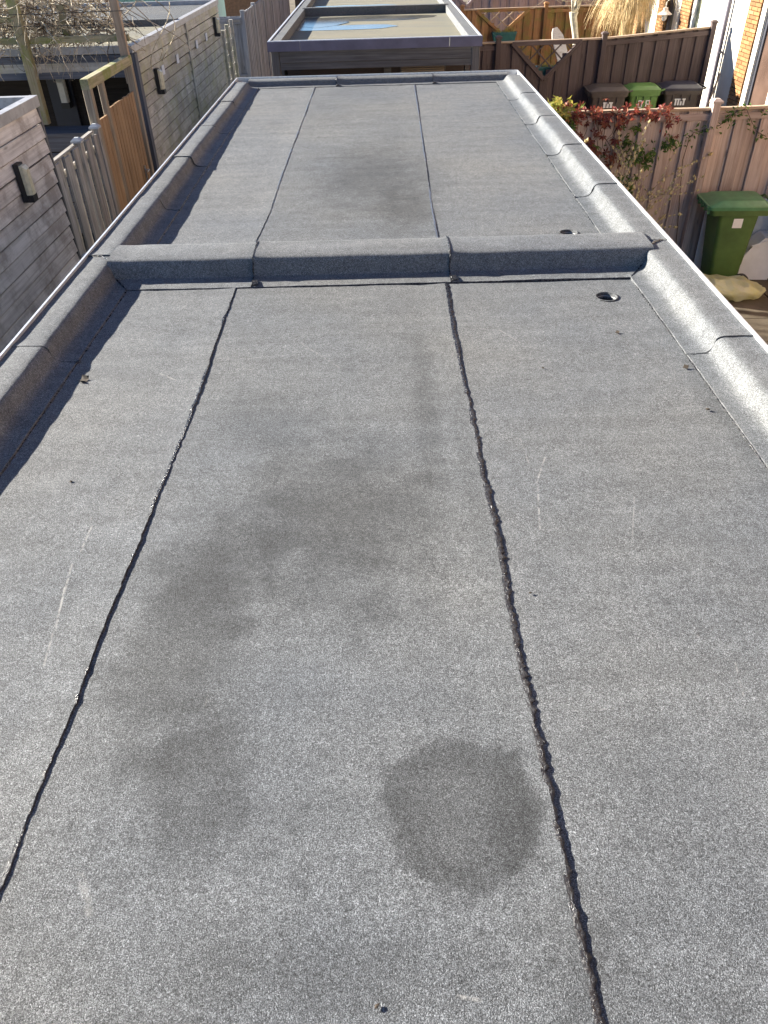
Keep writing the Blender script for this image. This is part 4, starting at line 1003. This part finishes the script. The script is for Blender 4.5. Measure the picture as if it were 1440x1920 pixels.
bs.tube([W(iv, c + Vector((0, .03, 0))) for c in path], .004, 4, False); bs.tube([W(iv, py(u, v, FY + .02)) for u, v in ((1400, 205), (1408, 225), (1418, 246), (1436, 256))], .0035, 4, False)
bs.tube([W(iv, py(u, v, FY + .02)) for u, v in ((1292, 262), (1280, 300), (1276, 350), (1270, 430), (1262, 520))], .005, 4, False)
stuff(b.build('leaves', M['leaf_green'], iv)); stuff(bs.build('stems', M['twig_dark'], iv))
sh = thing('budding_shrub', 'bare shrub with pale buds in front of the pinkish fence, left of the bin', 'shrub', (3.0, 9.6, GZ))
b = MB(); bb = MB(); rr = random.Random(23)
def bud(p, d, s):
    d = d.normalized(); u = d.cross(Vector((.3, .5, .8))).normalized(); v = d.cross(u)
    q = [p + (u * math.cos(R(90 * k)) + v * math.sin(R(90 * k))) * s * .32 + d * s * .4 for k in range(4)]
    bb.add([W(sh, x) for x in [p] + q + [p + d * s]], [(0, 1 + k, 1 + (k + 1) % 4) for k in range(4)] + [(5, 1 + (k + 1) % 4, 1 + k) for k in range(4)])
def grow(p, d, L, r, lev):
    n = 5; pts = [p]
    for i in range(n):
        d = (d + Vector((rr.gauss(0, .16), rr.gauss(0, .10), rr.gauss(.03, .12)))).normalized(); p = p + d * L / n; pts.append(p)
        if lev and rr.random() < .8:
            s = rr.choice((-1, 1)); grow(p, (d + Vector((s * rr.uniform(.3, 1.0), rr.gauss(0, .3), rr.gauss(.1, .35)))).normalized(), L * rr.uniform(.45, .7), r * .55, lev - 1)
        if lev <= 1 and rr.random() < .9: bud(p, d + Vector((rr.gauss(0, .5), rr.gauss(0, .5), .4)), rr.uniform(.035, .06))
    b.tube([W(sh, q) for q in pts], [max(.0016, r * (1 - .6 * i / n)) for i in range(n + 1)], 4, False)
    if lev <= 1: bud(p, d, rr.uniform(.045, .075))
sb = py(1195, 520, 9.62)
for k in range(9): grow(Vector((2.92 + rr.uniform(-.08, .08), 9.62, GZ)), Vector((rr.uniform(-.15, .28), rr.uniform(-.12, .08), 1)), rr.uniform(.75, 1.15), .010, 2)
stuff(b.build('twigs', M['twig'], sh)); stuff(bb.build('buds', M['bud'], sh))

# things beyond the dark fence ----------------------------------------------
TY = 19.2
t0, t1 = py(1080, 100, TY), py(1075, 33, TY)
tr = thing('pollarded_tree', 'small pale-barked tree with upright pollarded limbs before the orange fence', 'tree', (t0.x, TY, GZ))
b = MB(); base = Vector((t0.x + .03, TY, GZ)); b.tube([W(tr, q) for q in (base, t0, (t0 + t1) / 2 + Vector((.015, 0, 0)), t1, t1 + Vector((.0, 0, .10)))], [.085, .07, .066, .075, .10], 12); b.build('trunk', M['bark_pale'], tr, True)
b = MB(); rr = random.Random(5)
for k in range(13):
    a = rr.uniform(0, 6.28); d = Vector((math.cos(a) * .7, math.sin(a) * .5, rr.uniform(.7, 1.3))).normalized(); p = t1 + Vector((0, 0, .05)); pts = [p]; rl = [.04]
    for i in range(9):
        d = (d + Vector((rr.gauss(0, .08), rr.gauss(0, .08), .16))).normalized(); p = p + d * .16; pts.append(p); rl.append(.034 * (1 - i / 11))
    b.tube([W(tr, q) for q in pts], rl, 6)
b.build('limbs', M['bark_pale'], tr, True)
b = MB()
for k in range(60):
    a = rr.uniform(0, 6.28); d = Vector((math.cos(a), math.sin(a) * .6, rr.uniform(-.1, .6))).normalized(); p = t1 + Vector((rr.gauss(0, .25), rr.gauss(0, .2), rr.uniform(.2, 1.3))); pts = [p]
    for i in range(7): d = (d + Vector((rr.gauss(0, .2), rr.gauss(0, .2), rr.gauss(-.02, .15)))).normalized(); p = p + d * .09; pts.append(p)
    b.tube([W(tr, q) for q in pts], [.007 * (1 - i / 10) for i in range(8)], 4, False)
stuff(b.build('crown', M['twig'], tr))
gp_ = py(1178, 30, 20.2)
st = thing('dry_grass', 'big clump of drooping straw-coloured dry grass before the orange fence', 'grass', (gp_.x, 20.2, GZ))
b = MB(); rr = random.Random(8)
for k in range(1500):
    a = rr.uniform(0, 6.28); rd = rr.uniform(.05, .62); top = rr.uniform(.0, 1.0)
    p = Vector((gp_.x + rr.gauss(0, .16), 20.2 + rr.gauss(0, .14), gp_.z + .75 - .35 * rr.random())); d = Vector((math.cos(a), math.sin(a), rr.uniform(.1, .9))); pts = [p]
    L = rr.uniform(.7, 1.45)
    for i in range(7):
        d = (d + Vector((rr.gauss(0, .16), rr.gauss(0, .16), -.42))).normalized(); p = p + d * L / 7 * (.75 if i < 3 else 1); pts.append(p)
    wv = Vector((-math.sin(a), math.cos(a), .2)) * rr.uniform(.004, .008)
    v = []
    for i, q in enumerate(pts): ww = wv * (1 - i / 8.5); v += [W(st, q - ww), W(st, q + ww)]
    b.add(v, [(2 * i, 2 * i + 1, 2 * i + 3, 2 * i + 2) for i in range(len(pts) - 1)])
stuff(b.build('blades', M['straw'], st))
b = MB()
for k in range(40):
    a = 6.28 * k / 40; b.tube([W(st, (gp_.x + .1 * math.cos(a), 20.2 + .1 * math.sin(a), GZ)), W(st, (gp_.x + .16 * math.cos(a), 20.2 + .14 * math.sin(a), gp_.z + .6))], .012, 4)
stuff(b.build('stalks', M['straw'], st))
# bleached chair back behind the lattice
c0, c1 = py(1041, 52, 17.6), py(1060, 128, 17.35)
ch = thing('garden_chair', 'bleached wooden garden chair back seen over and through the dark lattice', 'chair', (c1.x, 17.5, GZ))
dv = (c0 - c1)
b = MB(); e = dv.normalized(); sx = Vector((1, .1, -.25)); sx = (sx - e * sx.dot(e)).normalized(); nn = e.cross(sx)
prof = []
for u_, w_ in ((-.3, .10), (0, .125), (.5, .125), (.78, .12), (.92, .09), (1.0, .05)):
    prof.append((c1 + dv * u_, w_))
ring = [p - sx * w_ for p, w_ in prof] + [p + sx * (w_ * (1 if i < 4 else .75)) for i, (p, w_) in reversed(list(enumerate(prof)))]
b.loft([[W(ch, q + nn * .012) for q in ring], [W(ch, q - nn * .012) for q in ring]]); b.build('backrest', M['chair_grey'], ch)
seatz = -1.95
boxp('seat', M['chair_grey'], ch, (c1.x + .12, 17.25, seatz), (.5, .5, .04))
plank('back_support', M['chair_grey'], ch, c1 - dv * .28 + Vector((0, .03, 0)), (c1.x + .10, 17.42, seatz), .2, .03, (0, -1, 0))
for ax_, ay_ in ((-.1, 17.03), (.33, 17.03), (-.1, 17.46), (.33, 17.46)): plank('leg', M['chair_grey'], ch, (c1.x + ax_, ay_, GZ), (c1.x + ax_, ay_, seatz - .02), .06, .04, (0, -1, 0))
for ax_ in (-.12, .36): plank('armrest', M['chair_grey'], ch, (c1.x + ax_, 17.0, seatz + .25), (c1.x + ax_, 17.5, seatz + .25), .08, .025, (0, 0, 1)); plank('arm_post', M['chair_grey'], ch, (c1.x + ax_, 17.04, seatz), (c1.x + ax_, 17.04, seatz + .24), .05, .03, (0, -1, 0))

# ------------------------------------------------------------------ the house on the right
FX = 6.50
hs = thing('terraced_house', 'sunlit terraced house with orange brick piers and white panels, top right', 'house', (FX, 18, GZ))
HT = 4.2
def fy(u, v=22): return pxx(u, v, FX).y
boxp('wall', M['brick_wall'], hs, (FX + .20, 14.5, (GZ + HT) / 2), (.20, 37, HT - GZ))
boxp('roof', M['brown_wall'], hs, (FX + 3.0, 14.5, HT + .1), (6.3, 37.4, .2)); boxp('back_wall', M['brick_wall'], hs, (FX + 5.9, 14.5, (GZ + HT) / 2), (.2, 37, HT - GZ))
for y in (-3.9, 32.9): boxp('end_wall', M['brick_wall'], hs, (FX + 3.05, y, (GZ + HT) / 2), (5.5, .2, HT - GZ))
for y in (-1.6, 4.6, 10.8):           # the same white bays on the houses along the row
    boxp('white_panel', M['white_paint'], hs, (FX + .05, y, -.1), (.06, 1.1, 4.6)); boxp('window_frame', M['white_paint'], hs, (FX + .05, y + 2.2, -.1), (.06, .3, 4.6)); boxp('door_pane', M['pane'], hs, (FX + .08, y - 1.6, -1.4), (.03, 1.0, 2.2))
piers = [(1401, 1424), (1275, 1293), (1233, 1247), (1193, 1208)]
bl, bh_, bt = .21, .05, .0625
bmesh_cache = {}
def brick_me(L):
    k = round(L, 3)
    if k not in bmesh_cache: b = MB(); b.box((0, 0, 0), (.10, L, bh_)); bmesh_cache[k] = b.mesh('brick', M['brick'])
    return bmesh_cache[k]
cnt = 0; rest = MB()
for (ua, ub) in piers:
    ya, yb = sorted((fy(ua), fy(ub))); Wd = yb - ya; nb = max(1, round(Wd / (bl + .0125))); L = Wd / nb - .0125
    zlo = -2.4
    for k in range(int((HT - GZ) / bt)):
        z = GZ + bt * (k + .5); off = (k % 2) * .5
        xs = [(i + .5) for i in range(nb)] if k % 2 == 0 else [(i + 1.) for i in range(nb - 1)]
        items = [(ya + (i) * (L + .0125), L) for i in xs]
        if k % 2: items += [(ya + (L + .0125) * .25, L / 2 - .006), (yb - (L + .0125) * .25, L / 2 - .006)]
        for yc, LL in items:
            vis = -2.3 < z < .1 and cnt < 300
            if z > 1.0: continue
            if vis:
                o = link('brick', brick_me(LL), hs); o.location = Vector((FX + .06 + rnd.uniform(-.003, .003), yc, z)) - hs.location; cnt += 1
            else: rest.box(W(hs, (FX + .06, yc, z)), (.10, LL, bh_))
stuff(rest.build('brickwork', M['brick'], hs))
def panel(nm, m, ua, ub, x=FX + .02, z0=GZ, z1=2.4, th=.06):
    ya, yb = sorted((fy(ua), fy(ub))); return boxp(nm, m, hs, (x + th / 2, (ya + yb) / 2, (z0 + z1) / 2), (th, yb - ya - .004, z1 - z0))
panel('white_panel', M['white_paint'], 1311, 1400); panel('window_frame', M['frame_dark'], 1293, 1298, FX + .05); panel('window_frame', M['white_paint'], 1298, 1304, FX - .005, th=.09); panel('window_frame', M['frame_olive'], 1304, 1311, FX + .03)
panel('window_frame', M['frame_dark'], 1247, 1256, FX + .08); panel('window_frame', M['frame_olive'], 1256, 1264, FX + .05); panel('white_panel', M['white_paint'], 1264, 1275, FX + .0)
panel('window_frame', M['frame_dark'], 1208, 1216, FX + .06); panel('window_frame', M['frame_olive'], 1216, 1222, FX + .04); panel('white_panel', M['white_paint'], 1222, 1233, FX + .0)
panel('door_frame', M['frame_dark'], 1424, 1429, FX + .05); panel('door_frame', M['white_paint'], 1429, 1437, FX - .005, th=.09); panel('door_frame', M['frame_dark'], 1437, 1441, FX + .04)
panel('door_pane', M['pane'], 1441, 1480, FX + .07); panel('white_panel', M['white_paint'], 1480, 1520, FX)
yp = fy(1370); b = MB(); b.tube([W(hs, (FX - .05, yp, GZ)), W(hs, (FX - .05, yp, HT))], .04, 10); b.build('downpipe', M['pipe'], hs, True)
for z in (-2.1, -.9, .3, 1.6): boxp('pipe_clip', M['pipe'], hs, (FX - .02, yp, z), (.07, .11, .03))
boxp('letter_box', M['black'], hs, (FX - .04, fy(1219), pxx(1219, 30, FX).z), (.08, .12, .2))
# barn lamp
L0 = pxx(1247, 24, FX - .28)
lm = thing('wall_lamp', 'white barn lamp on curved bracket beside the white panels of the house', 'wall lamp', tuple(L0))
b = MB(); b.loft([[(r * math.cos(R(15 * k)), r * math.sin(R(15 * k)), z) for k in range(24)] for r, z in ((.03, .10), (.05, .095), (.055, .05), (.09, .02), (.155, -.025), (.15, -.032), (.05, .0))]); b.build('shade', M['white_paint'], lm, True)
b = MB(); b.loft([[(r * math.cos(R(30 * k)), r * math.sin(R(30 * k)), z) for k in range(12)] for r, z in ((.05, -.005), (.058, -.06), (.055, -.11), (.03, -.145))]); b.build('glass', M['glass_lamp_w'], lm, True)
b = MB(); b.tube([(0, 0, .09), (0, 0, .19), (.05, 0, .25), (.12, 0, .26), (.19, 0, .22), (.22, 0, .12), (.22, 0, .05), (.29, 0, .04)], .012, 8); b.build('bracket', M['white_paint'], lm, True)
b = MB(); b.box((.285, 0, .04), (.02, .09, .16)); b.build('wall_plate', M['white_paint'], lm)
# stick, mint board and house door items
tag(plank('broom_stick', M['tan_post'], None, pxx(1312, 205, 5.95) + Vector((0, 0, -.6)), pxx(1350, 138, 6.44), .03, .03, (0, -1, 0)), 'bare wooden stick leaning against the house wall by the dark fence', 'stick')
mb_ = pxx(1410, 185, FX - .06); tag(boxp('mint_board', M['mint'], None, (FX - .10, mb_.y - .35, mb_.z - .15), (.03, .42, .60)), 'pale mint-green board standing at the house wall', 'board')
o = bpy.data.objects['mint_board']; o.location.z = GZ + .3
